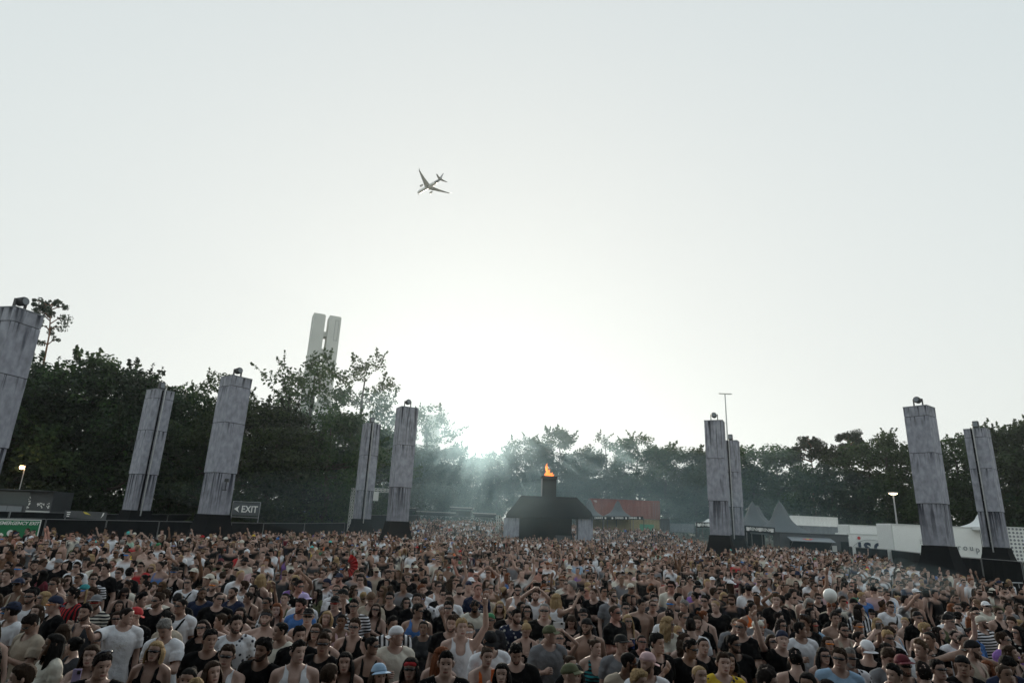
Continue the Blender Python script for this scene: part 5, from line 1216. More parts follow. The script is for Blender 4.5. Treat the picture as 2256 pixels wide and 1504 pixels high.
# hand-read people of the photograph: crop x, crop y (head centre, 3.723x enlargement, crop origin given), sex, pose, turn, hair, hair colour, skin, top, top colour, extras
PEOPLE_TXT = """
@0
70 905 m prof_l -20 short dark light tee white hat=cap:navy
270 790 m front 12 short black tan tee white g beard
200 1000 f cup -25 long dark fair tank black gup cup
500 1090 f turn_r 170 long brown tan crop white
250 650 m front 10 - dark light tee black g hat=cap:black beard
50 610 m turn_r 20 buzz grey light tank dgrey beard
290 540 m turn_r 15 quiff dark tan tee black gup beard
130 500 f turn_l 0 bob brown light tee black
490 525 m front -5 - brown light tee black hat=cap:grey beard
590 450 m front 0 quiff dark light tee white g beard
635 550 m front 5 quiff dark light tee white g floral
555 655 f turn_r 15 long brown light tee black
612 765 m turn_l -20 quiff black tan tee red vstripes g
745 745 f front -5 long blonde fair tee black gb hat=beanie:teal cup
690 930 m front 0 quiff black tan tank dgrey beard
355 790 f turn_l 0 long blonde light crop beige g
975 600 m front 0 short brown light tee white g
965 520 m front 0 buzz light pink tee white beard
1085 600 m front 165 short black light tee black print
1160 815 m prof_r 20 quiff black light tee white print
960 950 m reach 35 buzz dark light tee white print
1080 945 m turn_l 0 - brown light tee black hat=capback:red g
1270 820 m turn_l 10 short brown light tee black g beard
1465 860 m turn_l 5 buzz black tan tee white g
1445 1030 m look_down -10 short grey light tee white
1210 1220 f front 10 bob blonde light tank black g
780 1330 m turn_r 20 short dark light tee black gup
720 1265 f phone 15 long brown fair tank black phone=lilac
240 1450 m turn_l -20 short brown light tee black
1710 1140 m turn_r 10 short black tan tee black
1800 985 f prof_l 0 tied brown light crop brown
1990 1020 m turn_r 10 quiff dark light tee white darkfloral beard
2120 1195 m front -12 curly black olive tee black beard
1890 1400 f turn_r 15 long brown fair tee black
1450 1440 f phone 8 tied black light tank black phone=lblue
1760 810 m turn_r 20 buzz dark light tee black g
1680 700 m front 5 - brown light tee black hat=capback:beige go beard
1565 680 m front 0 buzz brown light tee white g
1440 590 m front 0 - brown light tank black print gb hat=cap:black
1215 550 f clap 0 long blonde light tank black g
1230 450 m prof_r 0 quiff dark fair bare black beard
1840 620 m front 175 buzz brown light tee black print
2170 965 m spread 0 short brown light bare black hat=bandana:dgrey beard
2115 560 m front 0 quiff dark light tee pink g beard
2110 650 f turn_l 0 bob dark light tee beige
2110 735 f front -10 long dark fair crop beige
1945 930 f face 0 bob dark fair crop black
680 330 m front 5 buzz brown light tee grey g beard
785 355 f front 0 - dark light tee white hat=beanie:turq
510 355 f front 0 long blonde fair tee white g hat=hood:white
1380 410 m front 0 - dark light tee black
1840 515 m front 5 - dark light tee olive hat=capback:maroon beard
1970 450 m prof_r 5 short black tan tee red
760 510 m front 0 - black light tee black hat=cap:black
735 470 f turn_l 0 wavy blonde light tank beige
@550
295 1060 m turn_l -20 buzz black tan tee cream
400 1250 m turn_r 15 quiff black fair tank white jacket
450 1105 m turn_r 0 short black light tee black
600 1110 f turn_r 0 tied dark fair tank black
830 1030 m front 0 short brown light tank black g
850 1310 f front 6 long black light tank black
560 1430 m front 160 buzz brown light tank dgrey
1090 1435 f turn_r 0 long brown light tank beige hat=cap:lblue
1185 1110 m prof_r 20 - dark light tee cream hat=capback:white
1340 1345 m front 0 long black light tank black g hat=bandana:red point
1615 1320 m front 5 quiff black light tee black
1490 1270 f prof_r 10 long red fair tank lblue
1910 1275 f phone 20 tied brown fair tank orange phone=orange
1860 1075 f front 0 tied light fair tank white gs
1590 1005 m front 0 quiff brown light tee black beard
1750 1060 f up_r -5 long dark tan tank black
1940 985 m front 0 - dark tan tee dgrey g hat=bandana:green
1870 855 m front 5 - dark brown tee cream hat=mask:black print
2050 870 f front 0 wavy blonde light tee black g
2130 910 m front 0 - dark light tee black g beard
2190 950 m turn_r 0 quiff black light tee navy floral beard
2130 1405 f front -8 long black fair tank black
2040 1140 m look_down 15 - black tan tee white hat=cap:black
1190 800 m front 0 short black light tee black g
1000 805 m look_down 0 - brown light tee beige hat=capback:brown
900 870 m front 0 quiff black tan tee white stripes g
990 890 f clap 0 long brown light crop black g
700 830 m front -5 - brown light tee dgrey darkfloral gr hat=cap:black
470 955 m front 12 - brown fair tank black g hat=cap:black
600 955 f up_l 0 bob blonde light tank dgrey
440 815 m prof_r 0 - dark light tee white hat=cap:lilac
240 890 f phone 10 long red fair crop beige phone=black
290 805 f front 0 tied dark light tank olive
765 640 m turn_l 0 - brown pink bare black hat=cap:navy beard
840 735 f prof_r 0 wavy brown light crop black g
910 605 m front 0 short dark light tee navy g
1150 605 m front 0 short dark tan tee black beard
1285 630 m front 0 - dark light tee black g hat=capback:brown
1400 680 m look_down 0 short black light tee black
1700 645 m up_l 0 buzz light fair bare black g
1830 625 m front 0 - dark pink bare black g
1610 710 m turn_r 0 short dark light tank white g
1670 795 m front 0 quiff dark light tee white
1550 775 m face 5 short dark light tee black g
1460 805 m turn_l 0 buzz brown light tee white darkfloral gb
1370 915 m prof_r 0 short black tan tank blue g
1470 1040 f front 0 tied black olive tee dgrey
1240 1015 m turn_r 10 quiff black tan tee white vstripes
530 1065 f front 0 long brown light tank white g
1660 880 m front 0 short black light tee black g
945 1190 f prof_r 10 tied black tan crop black g
@1100
155 740 m front 0 quiff black light tank white g beard
280 790 m phone_up 0 short brown light tee white beard
455 800 m front 10 short black tan bare black g strap
530 690 m front 0 buzz dark light tee cream g jacket
400 1090 m prof_r 15 - dark light tee grey hat=cap:olive
530 1150 f phone_up -5 tied dark light tank black phone=white gup
755 1205 f turn_r 5 tied brown fair tank teal stripes
800 1035 m turn_l 0 - dark tan bare black hat=capback:black beard strap
965 1290 m prof_r 15 buzz black brown tee beige g beard
1225 1345 m prof_l 10 - dark light tee white hat=capback:pink beard
1085 1480 f turn_r 0 curly blonde light tank black
210 1240 m look_down 0 quiff black light tee black beard
215 1065 f look_down 5 tied blonde light crop black
1070 985 f front 5 long blonde light tank black g
1010 1190 m turn_r 0 - black light tee grey hat=cap:black
1450 1190 m turn_r 10 quiff black tan tee black g
1640 1195 m front 5 buzz black light tee black
1800 1335 m front 0 short brown fair tee yellow darkfloral
1920 1330 f front 0 wavy black tan crop black
1960 1175 m turn_r 0 short black olive tee black g beard
2070 1030 m turn_r 0 - dark light tank white hat=capback:cream beard
1620 1040 m front 165 short dark light tee white
1360 955 m turn_r 150 quiff dark light tee white gs
1500 860 m prof_l 5 short grey light tee black
1250 860 m front 0 buzz brown light tee black g
1310 820 m front 0 short dark light tee dgrey gs
1410 850 m turn_l 0 - dark tan bare black gb
1120 860 m turn_r 0 short black tan bare black
1215 780 f front 0 tied dark light tank beige gb
1040 890 m front 0 short black light tee black g
700 935 f front 0 - black light tee dgrey g hat=capback:black
690 1015 f front 0 long black light crop black g
380 945 f turn_l 0 wavy blonde light tank black g
545 990 f look_down -10 long brown light tee black
230 905 f front 0 long dark light tank beige g
1690 950 f prof_l 160 tied red fair crop black
2170 1450 m turn_r 0 short dark light tee black
920 800 f up_r 0 long blonde light crop black
1510 1150 f turn_r 0 wavy brown fair tank black
1880 1010 m front 0 buzz light light tee grey go
520 1640 m point 0 short brown light tee black
320 1650 m phone 0 quiff dark light tee grey
@1656
330 1310 m front 172 quiff black light tank black
100 1450 m turn_r 20 short dark light tee black
210 1165 f front 0 bob brown fair tank black g
740 1275 m front 0 quiff grey olive tee white darkfloral g beard
930 1220 m turn_r 150 - brown light tee black hat=capback:white
580 1260 f front 0 long black light tank white g
610 1175 f front 0 long brown light tank black go
1065 1220 f front 5 long dark light tee black g print
1190 1290 m look_down 0 short brown light tee grey
1285 1335 m front 0 - brown tan tank dgrey g hat=cap:maroon beard
1425 1270 f turn_r 10 tied brown light crop beige g
1140 1440 m prof_l 0 quiff black light tee black
1420 1420 m front 178 quiff dark light tee black
1610 1400 m front 5 short black light tee black g
1715 1350 m turn_l 0 - black tan tee black hat=capback:black
1720 1160 m spread -5 buzz black tan bare black
1810 1095 f front 5 tied dark pink tee blue darkfloral
1590 965 m face 0 - black brown tee white g hat=cap:black
1350 1055 m turn_r 10 short blonde light tank grey g
1430 1135 m prof_l 0 buzz black tan tee black
2060 1335 m look_down 5 short black light tee navy
2100 1150 f cup 0 tied brown light tank beige g
2140 1255 f turn_r 0 long brown light tank black
2120 1000 m prof_l 10 short brown light tee black
1050 1015 f front 0 long blonde light tank beige g
740 1055 m front 0 short dark light tank beige g beard
840 1025 m clap 5 buzz dark tan tee black go
500 1015 f turn_r 0 long black tan tee lblue gr
430 1065 m prof_r 0 short black tan tee white
230 905 f front 0 wavy brown light crop black g
475 925 f turn_r 0 long black fair tee black
700 975 m front 0 short dark tan bare black
870 850 m front 0 - brown light tee navy g hat=cap:green
905 795 m turn_r 0 short blonde light tee blue
650 875 m look_down 0 short red pink tee black
1940 875 m front 0 - dark light tee cream g hat=cap:white
1840 855 m look_down 0 - brown tan bare black hat=cap:brown
1100 870 m front 0 quiff brown light tee white g
1390 965 m front 0 - black light tee black g hat=capback:black
1085 1120 m front 0 short blonde light tee black g
1710 890 m turn_l 0 buzz black light tee white g
2050 930 m front 0 short brown light tank black g
400 800 m front 0 short brown light tank white g
510 800 m front 0 short brown light tee black g
2140 870 f front 0 wavy brown light tank black g
"""
def parse_people():
    out = []; ox = 0
    for ln in PEOPLE_TXT.strip().splitlines():
        if ln[0] == '@': ox = int(ln[1:]); continue
        f = ln.split(); d = dict(px=ox + float(f[0]) / 3.723, py=1100 + float(f[1]) / 3.723, sex=f[2], pose=f[3], turn=float(f[4]), hair=None if f[5] == '-' else f[5], hairc=f[6], skin=f[7], top=f[8], topc=f[9], pat='plain', g=None, hat=None, hatc=None, beard=False, phone=None, extra=[])
        for e in f[10:]:
            if e in ('floral', 'darkfloral', 'stripes', 'vstripes', 'print'): d['pat'] = e
            elif e in ('g', 'gup', 'gb', 'go', 'gs', 'gr'): d['g'] = e
            elif e == 'beard': d['beard'] = True
            elif e.startswith('hat='): d['hat'], d['hatc'] = e[4:].split(':')
            elif e.startswith('phone='): d['phone'] = e[6:]
            else: d['extra'].append(e)
        out.append(d)
    return out
GL = dict(g=('on', (.008, .008, .010)), gup=('up', (.02, .02, .03)), gb=('on', (.05, .25, .70)), go=('on', (.75, .22, .03)), gs=('on', (.55, .55, .58)), gr=('on', (.45, .05, .04)))
GW = dict(g='dark sunglasses', gup='sunglasses on the head', gb='blue mirrored goggles', go='orange glasses', gs='silver goggles', gr='red visor glasses')
rc = random.Random(2024)
def fill_attrs(rc, px):
    """random look in the proportions of the photograph"""
    sex = 'm' if rc.random() < .60 else 'f'
    if sex == 'm': pose = rc.choices(['front', 'turn_r', 'turn_l', 'cup', 'cup_l', 'prof_r', 'prof_l', 'cross', 'up_l', 'up_r', 'phone_up', 'phone', 'look_down', 'clap', 'face', 'point', 'both_up'], [22, 12, 12, 8, 6, 7, 7, 5, 1.6, 1.6, .8, 2, 6, 4, 3, 1.2, .4])[0]
    else: pose = rc.choices(['front', 'turn_r', 'turn_l', 'cup', 'prof_r', 'prof_l', 'up_l', 'up_r', 'phone_up', 'phone', 'look_down', 'clap', 'face', 'point'], [22, 12, 12, 8, 7, 7, 1.6, 1.6, .6, 2.5, 5, 5, 4, 1])[0]
    hair = rc.choice(['short', 'short', 'quiff', 'quiff', 'buzz', 'buzz', 'curly']) if sex == 'm' else rc.choice(['long', 'long', 'wavy', 'bob', 'tied', 'tied', 'long'])
    hairc = rc.choices(['black', 'dark', 'brown', 'light', 'blonde', 'red', 'grey'], [22, 26, 24, 8, 13 if sex == 'f' else 5, 4, 3])[0]
    skin = rc.choices(['fair', 'light', 'tan', 'olive', 'brown', 'dark', 'pink'], [20, 38, 22, 8, 5, 2, 5])[0]
    top = rc.choices(['tee', 'tank', 'bare'], [80, 12, 8])[0] if sex == 'm' else rc.choices(['tee', 'tank', 'crop'], [54, 33, 13])[0]
    topc = rc.choices(['black', 'white', 'cream', 'grey', 'dgrey', 'navy', 'blue', 'lblue', 'teal', 'red', 'maroon', 'pink', 'green', 'olive', 'beige', 'purple', 'brown', 'orange', 'yellow', 'mint'], [56, 32, 7, 4, 7, 6, 1.0, 2.5, 1.0, 1.6, 1.2, 1.8, 1.0, 2, 3.5, .5, 1.2, .5, .4, .5])[0]
    if top == 'crop' and topc in ('navy', 'grey'): topc = 'beige'
    pat = rc.choices(['plain', 'floral', 'darkfloral', 'stripes', 'vstripes', 'print'], [80, 3, 4, 3, 2, 8])[0]
    if top == 'bare': pat = 'plain'
    if pat == 'print' and topc in ('white', 'cream'): pat = 'darkfloral'
    g = rc.choices([None, 'g', 'gup', 'gb', 'go', 'gs', 'gr'], [44, 47, 5, 1.6, .7, .7, .5])[0]
    hat = hatc = None
    if rc.random() < (.18 if sex == 'm' else .05):
        hat = rc.choices(['cap', 'capback', 'beanie', 'bandana', 'bucket'], [10, 9, 2, 2, 2])[0]; hatc = rc.choices(['black', 'white', 'navy', 'cream', 'red', 'grey', 'olive', 'brown', 'beige', 'blue', 'turq', 'pink', 'yellow', 'green'], [42, 14, 12, 6, 2, 5, 4, 4, 5, 1, .6, .8, .6, 1])[0]
        if sex == 'm': hair = None
    beard = sex == 'm' and rc.random() < .28
    turn = rc.gauss(0, 22) + (1128 - px) * -.012; 
    if rc.random() < .045: turn = 180 + rc.gauss(0, 25)
    return dict(sex=sex, pose=pose, turn=turn, hair=hair, hairc=hairc, skin=skin, top=top, topc=topc, pat=pat, g=g, hat=hat, hatc=hatc, beard=beard, phone=None, extra=[])
# ---- where people may stand
LX_ = [(0, None), (29, -120), (32, 90), (35, 300), (38, 430), (44, 590), (50, 690), (60, 800), (88, 915)]; LXY = [a for a, b in LX_]; LXX = [-60 if b is None else x_at(b, a, 1) for a, b in LX_]
RX_ = [(0, None), (23, 2330), (28, 2140), (33, 2015), (46, 1965), (60, 1885), (66, 1740), (72, 1715), (90, 1520)]; RXY = [a for a, b in RX_]; RXX = [60 if b is None else x_at(b, a, 1) for a, b in RX_]
BX0, BX1, CX0, CX1, DX0 = bx(1109) - .3, bx(1309) + .3, x_at(1290, 91, 1) - 1, x_at(1420, 91, 1) + 1, x_at(1545, 70, 1)
def allowed(x, y):
    if y < 3.2 or y > 97: return False
    # left and right limits follow the fences
    lx = np.interp(y, LXY, LXX); rx = np.interp(y, RXY, RXX)
    if x < lx or x > rx: return False
    for (cx, cy_, r_) in BLOCK:
        if abs(x - cx) < r_ and abs(y - cy_) < r_: return False
    if YB - 1 < y < YB + 8 and BX0 < x < BX1: return False
    if y > 88 and CX0 < x < CX1: return False
    if y > 67 and x > DX0: return False
    return True
BLOCK = [(o.location.x, o.location.y, 2.0) for o in bpy.data.objects if o.name.split('.')[0] == 'pillar']
class Hash:
    def __init__(s, c): s.c = c; s.d = {}
    def near(s, x, y, r):
        a, b = int(x // s.c), int(y // s.c)
        for i in (-1, 0, 1):
            for j in (-1, 0, 1):
                for (u, v) in s.d.get((a + i, b + j), ()):
                    if (u - x) ** 2 + (v - y) ** 2 < r * r: return True
        return False
    def add(s, x, y): s.d.setdefault((int(x // s.c), int(y // s.c)), []).append((x, y))
HS = Hash(1.0); placed = []
for d in parse_people():
    hz = 1.655 * (.945 if d['sex'] == 'f' else 1.0)
    best = None
    for k in range(60):
        sc_ = 1.0 + (((k + 1) // 2) * (1 if k % 2 else -1)) * .0035
        p = at_z(d['px'], d['py'], hz * sc_)
        if not HS.near(p.x, p.y, .40): best = (p, sc_); break
    if best is None: continue
    p, sc_ = best
    HS.add(p.x, p.y); d.update(x=p.x, y=p.y, scale=sc_, hand=True); placed.append(d)
# ---- fill in the rest by dart throwing, near to far
def in_view(x, y, z=1.6, m=60):
    a, b, c = proj((x, y, z)); return -m < a < 2256 + m and b < 1504 + 130 and c > 0
cand = []
for k in range(42000):
    y = 3.4 + 93 * rc.random() ** 1.15; hwid = y * .98 + 3; x = rc.uniform(-hwid, hwid); cand.append((x, y))
rest = []
for (x, y) in cand:
    r_ = .54 if y < 18 else (.66 if y < 34 else .70)
    if y > 60: r_ = .66
    if y < 5.4: continue
    if not allowed(x, y) or not in_view(x, y): continue
    if HS.near(x, y, r_ * rc.uniform(.78, 1.25)): continue
    HS.add(x, y); rest.append((x, y))
rest.sort(key=lambda t: t[1])
# ---- the 300 that show largest are people of their own
NIND = 300
def vis_ok(x, y):
    a, b, c = proj((x, y, 1.66)); return 4 < a < 2252 and b < 1490
near = [(x, y) for x, y in rest if vis_ok(x, y)]
hidden_near = [(x, y) for x, y in rest if not vis_ok(x, y)]
need = max(0, NIND - len(placed))
ind = near[:need]; mass = near[need:] + [t for t in hidden_near if t[1] > 7]
# ---- labels
COLW = dict(dgrey='charcoal', lblue='light blue', turq='turquoise', lilac='lilac'); HCW = dict(black='black', dark='dark', brown='brown', light='light brown', blonde='blond', red='ginger', grey='grey', white='white')
POSEW = dict(front='', turn_r='', turn_l='', prof_r='in profile', prof_l='in profile', cup='one hand at the chest', cup_l='one hand at the chest', up_l='one arm raised', up_r='one arm raised', phone_up='both hands raised overhead', phone='hands held before the face', face='hand near the mouth', cross='arms folded', look_down='looking down', spread='arms spread wide', both_up='both arms up', point='pointing up', reach='arm stretched out', clap='hands together')
ZX = [(130, 'the left edge'), (330, 'the green exit banner'), (560, 'the EXIT sign'), (760, 'the blue container'), (980, 'the pillars left of centre'), (1140, 'the graffiti fence'), (1320, 'the sound booth'), (1500, 'the red container'), (1680, 'the pillars right of centre'), (1860, 'the food truck'), (2040, 'the isc trailer'), (2400, 'the rightmost pillars')]
def zone(px, y):
    z = next(n for lim, n in ZX if px < lim); 
    row = 'right at the front' if y < 7 else ('near the front' if y < 8.6 else ('in the front third' if y < 11 else 'farther back'))
    return z, row
used = set()
def describe(d, px, y, rank=None):
    who = 'man' if d['sex'] == 'm' else 'woman'
    c = COLW.get(d['topc'], d['topc']); top = {'tee': 't-shirt', 'tank': 'tank top', 'crop': 'crop top'}.get(d['top'])
    pat = {'plain': '', 'floral': 'flowered ', 'darkfloral': 'dark-patterned ', 'stripes': 'striped ', 'vstripes': 'striped ', 'print': 'printed '}[d['pat']]
    a = f'bare chested {who}' if d['top'] == 'bare' else f'{who} in {c} {pat}{top}'
    bits = []
    if d['hat']: bits.append(f"{COLW.get(d['hatc'], d['hatc'])} {dict(cap='cap', capback='backward cap', beanie='beanie', bandana='bandana', bucket='sun hat', hood='hood', mask='face mask')[d['hat']]}")
    elif d['hair']: bits.append(f"{HCW[d['hairc']]} {dict(short='short hair', quiff='swept hair', buzz='cropped hair', curly='curls', long='long hair', wavy='wavy hair', bob='bob', tied='tied-up hair')[d['hair']]}")
    else: bits.append('shaved head')
    if d['g']: bits.append(GW[d['g']])
    elif d['beard']: bits.append('beard')
    pw = 'seen from behind' if abs(d['turn']) > 110 else POSEW[d['pose']]
    z, row = zone(px, y)
    for tpl in (f"{a} with {' and '.join(bits)}{', ' + pw if pw else ''}, below {z}", f"{a} with {' and '.join(bits)}{', ' + pw if pw else ''}, {row} below {z}"):
        w_ = tpl.split()
        if len(w_) > 16: tpl = tpl.replace(', right at the front', ', front').replace('sunglasses on the head', 'raised sunglasses').replace('one hand at the chest', 'hand at chest').replace('hands held before the face', 'hands before face').replace('both hands raised overhead', 'hands overhead'); w_ = tpl.split()
        if len(w_) > 16: tpl = tpl.replace(', below the ', ' below ').replace('the pillars left of centre', 'left pillars').replace('the pillars right of centre', 'right pillars').replace('pillars left of centre', 'left pillars').replace('pillars right of centre', 'right pillars'); w_ = tpl.split()
        if len(w_) > 16 and ' and ' in tpl: tpl = tpl.replace(' and ' + bits[-1], '', 1); w_ = tpl.split()
        if len(w_) <= 16 and tpl not in used: return tpl
    return None
def spawn(d):
    x, y = d['x'], d['y']; g = ground_z(x, y)
    o, B = make_person(d['sex'], d['pose'], (x, y, g), R(d['turn']), d['scale'], SKINS[d['skin']], d['hair'], HAIRC[d['hairc']], d['top'], CLOTH[d['topc']], d['pat'], GL.get(d['g']), d['hat'], CLOTH.get(d['hatc'], (.02, .02, .02)), d['beard'], rcp.choice([(.02, .021, .026), (.03, .04, .07), (.10, .09, .07), (.012, .012, .014)]), (R(rcp.gauss(0, 2.2)), R(rcp.gauss(0, 2.2))))
    d['obj'] = o; d['B'] = B
    return o
rcp = random.Random(8)
PEOPLE = []
for d in placed:
    lb = describe(d, d['px'], d['y'])
    tries = 0
    while lb is None and tries < 12:                       # two look-alikes: tell them apart by hair or hat
        d['hairc'] = rcp.choice(list(HAIRC)); tries += 1
        if tries > 4: d['beard'] = d['sex'] == 'm' and not d['beard']; d['g'] = rcp.choice([None, 'g'])
        lb = describe(d, d['px'], d['y'])
    used.add(lb); o = spawn(d); tag(o, lb, 'person', 'crowd standing on the field'); PEOPLE.append(d)
for (x, y) in ind:
    px, py, _ = proj((x, y, 1.6)); tries = 0
    while True:
        d = fill_attrs(rcp, px); lb = describe(d, px, y); tries += 1
        if lb or tries > 60: break
    d.update(x=x, y=y, px=px, py=py, scale=min(1.1, max(.9, rcp.gauss(1.0, .045)))); used.add(lb); o = spawn(d); tag(o, lb, 'person', 'crowd standing on the field'); PEOPLE.append(d)
# ---- everyone farther off: one mass
HEADL = {0: head_grid(14, 20), 1: head_grid(8, 12, face=False), 2: head_grid(6, 8, face=False)}
HAIRL = {}
LODB = {}
def lod_body(key, l):
    if (key, l) not in LODB:
        B = BODIES[key]; V, N, Q, T = decim(B.V, B.Q, (.055, .022, .011)[l])
        T = np.concatenate([T, Q[:, [0, 1, 2]], Q[:, [0, 2, 3]]]) if len(Q) else T
        rg = regions(B, V); LODB[(key, l)] = (V, N, T, rg, B)
    return LODB[(key, l)]
def lod_hair(st, l):
    if (st, l) not in HAIRL:
        v, q = hair_arrays(st, (11, 7, 5)[l], (16, 10, 8)[l]); HAIRL[(st, l)] = (v, np.concatenate([q[:, [0, 1, 2]], q[:, [0, 2, 3]]]))
    return HAIRL[(st, l)]
GT = np.concatenate([GQ[:, [0, 1, 2]], GQ[:, [0, 2, 3]]])
GV2 = np.array([(x, -.108 + 6.5 * x * x, z) for x in (-.066, -.022, .022, .066) for z in (-.012, .020)]); GT2 = np.array([(2 * k + a, 2 * k + b, 2 * k + c_) for k in range(3) for a, b, c_ in ((0, 2, 3), (0, 3, 1))])
SIMPLE_HAND = None
def simple_hand(B):
    out = []
    for Mw, hk, s in B.wr:
        m = MB(); m.tube([(0, 0, -.02), (0, -.01, .05), (.0, -.02, .11), (0, -.03, .165)], [.026, .042, .038, .016], 5); m.tube([(.02 * -s, 0, .02), (.06 * -s, -.02, .07)], [.014, .008], 4)
        t = []
        for f in m.f:
            for k in range(1, len(f) - 1): t.append((f[0], f[k], f[k + 1]))
        out.append((xf(Mw, np.array(m.v)), np.array(t)))
    return out
VV, TT, CC = [], [], []; nb_ = 0
rm = random.Random(31)
for (x, y) in mass:
    px = proj((x, y, 1.6))[0]; d = fill_attrs(rm, px); l = 0 if y < 16 else (1 if y < 40 else 2)
    key = (d['sex'], d['pose']); V, N, T, rg, B = lod_body(key, l)
    s = min(1.1, max(.9, rm.gauss(1, .045))) * (.945 if d['sex'] == 'f' else 1.0)
    sk = np.array(SKINS[d['skin']]) * rm.uniform(.9, 1.1); tc_ = np.array(CLOTH[d['topc']]); hc = np.array(HAIRC[d['hairc']])
    c = np.tile(sk, (len(V), 1)); v = V.copy(); c[rg['trousers']] = rm.choice([(.02, .021, .026), (.03, .04, .07), (.10, .09, .07), (.012, .012, .014)])
    if d['top'] != 'bare':
        mk = rg[d['top']]; c[mk] = tc_; v[mk] += N[mk] * .014
        if d['pat'] != 'plain': q_ = mk & (nsin(V, 5, 40) > .15); c[q_] = (.03, .03, .04) if d['pat'] in ('darkfloral', 'stripes', 'vstripes') else (.6, .6, .6)
    pv = [v]; pt = [T]; pc = [c]; n = len(v)
    hv, hq, _, _ = HEADL[l]; 
    c2 = np.tile(sk, (len(hv), 1))
    if l == 0:
        lip, dk = head_feat(hv); c2[lip] = sk * (.62, .36, .36); c2[dk] = (.03, .02, .015)
    if d['beard']: bm_ = (hv[:, 2] < -.055) & (hv[:, 1] < .02); c2[bm_] = hc * 1.3
    pv.append(xf(B.Mh, hv)); pt.append(np.concatenate([hq[:, [0, 1, 2]], hq[:, [0, 2, 3]]]) + n); pc.append(c2); n += len(hv)
    for st, col in ((d['hair'], hc), (d['hat'], np.array(CLOTH.get(d['hatc'], (.02, .02, .02))))):
        if st:
            a, b = lod_hair(st, l); pv.append(xf(B.Mh, a)); pt.append(b + n); pc.append(np.tile(col, (len(a), 1)) * (1 + .35 * nsin(a, 3, 90))[:, None]); n += len(a)
    if d['g']:
        Mg = B.Mh @ (Matrix.Translation((0, .012, .088)) @ Matrix.Rotation(R(-38), 4, 'X')) if d['g'] == 'gup' else B.Mh
        gv_, gt_ = (GV, GT) if l == 0 else (GV2, GT2); pv.append(xf(Mg, gv_)); pt.append(gt_ + n); pc.append(np.tile(GL[d['g']][1], (len(gv_), 1))); n += len(gv_)
    if l == 0 or d['pose'] in ('up_l', 'up_r', 'both_up', 'phone_up', 'point', 'spread'):
        if not hasattr(B, 'sh'): B.sh = simple_hand(B)
        for a, b in B.sh: pv.append(a); pt.append(b + n); pc.append(np.tile(sk, (len(a), 1))); n += len(a)
    v = np.concatenate(pv) * s; an = R(d['turn']); ca, sa = math.cos(an), math.sin(an)
    v = np.stack([v[:, 0] * ca - v[:, 1] * sa + x, v[:, 0] * sa + v[:, 1] * ca + y, v[:, 2] + ground_z(x, y)], 1)
    VV.append(v); TT.append(np.concatenate(pt) + nb_); CC.append(np.concatenate(pc)); nb_ += len(v)
cm = mesh_np('crowd', np.concatenate(VV), [np.concatenate(TT)], True)
ca_ = cm.color_attributes.new('col', 'FLOAT_COLOR', 'POINT'); cc = np.concatenate(CC); ca_.data.foreach_set('color', np.concatenate([cc, np.ones((len(cc), 1))], 1).astype(np.float32).ravel())
M_CROWD = bpy.data.materials.new('crowd_people'); M_CROWD.use_nodes = True; t_ = M_CROWD.node_tree; at_ = t_.nodes.new('ShaderNodeAttribute'); at_.attribute_name = 'col'; pb = t_.nodes['Principled BSDF']; pb.inputs['Roughness'].default_value = .8; pb.inputs['Specular IOR Level'].default_value = .12
n_ = t_.nodes.new('ShaderNodeTexNoise'); n_.inputs['Scale'].default_value = 9; r_ = t_.nodes.new('ShaderNodeMapRange'); r_.inputs[3].default_value = .82; r_.inputs[4].default_value = 1.18; x_ = t_.nodes.new('ShaderNodeMix'); x_.data_type = 'RGBA'; x_.blend_type = 'MULTIPLY'; x_.inputs[0].default_value = 1
tcx = t_.nodes.new('ShaderNodeTexCoord'); t_.links.new(tcx.outputs['Object'], n_.inputs['Vector'])
t_.links.new(n_.outputs['Fac'], r_.inputs[0]); t_.links.new(at_.outputs['Color'], x_.inputs[6]); t_.links.new(r_.outputs[0], x_.inputs[7]); t_.links.new(x_.outputs[2], pb.inputs['Base Color'])
crowd = link('crowd', cm, M_CROWD); tag(crowd, 'dense crowd of festival visitors filling the field behind the front people', 'crowd', kind='stuff')
print('PEOPLE', len(placed), len(ind), len(mass), 'tris', sum(len(t) for t in TT))
# ================================================================== things held or floating in the crowd
def hold_phone(d, col, label):
    B = d['B']; o = d['obj']; M = o.matrix_basis; a = Vector(B.arm[0][2]); b = Vector(B.arm[1][2]); up = d['pose'] == 'phone_up'
    p = M @ ((a + b) / 2 + Vector((0, -.035, .105))); e = empty('phone', p, o.rotation_euler.z); tag(e, label, 'phone', 'phones held up in the crowd')
    s = (.155, .010, .076) if up else (.076, .010, .155)
    MB().box((0, 0, 0), s).build('case', MATS.get('case_' + col) or mat('case_' + col, CLOTH[col], .35), e, bevel=.003)
    MB().box((s[0] * .24, -.007, s[2] * .30), (.030, .006, .030)).build('camera_bump', M_FIX, e)
    MB().box((0, .0062, 0), (s[0] * .92, .002, s[2] * .94)).build('screen', M_FIX, e)
for d in PEOPLE:
    if d['pose'] in ('phone', 'phone_up') and 'B' in d and (d.get('hand') or d['y'] < 13):
        c = d['phone'] or 'black'; z, row = zone(d['px'], d['y']); who = 'man' if d['sex'] == 'm' else 'woman'; tc_ = COLW.get(d['topc'], d['topc'])
        lb = f"{COLW.get(c, c)} phone held up by {'bare chested' if d['top'] == 'bare' else tc_ + '-clad'} {who} below {z}"; k = 0
        while lb in used: k += 1; lb = f"{COLW.get(c, c)} phone of {HCW[d['hairc']]}-haired {who} {row} below {z}" if k == 1 else lb.replace('held', 'also held')
        used.add(lb); hold_phone(d, c, lb)
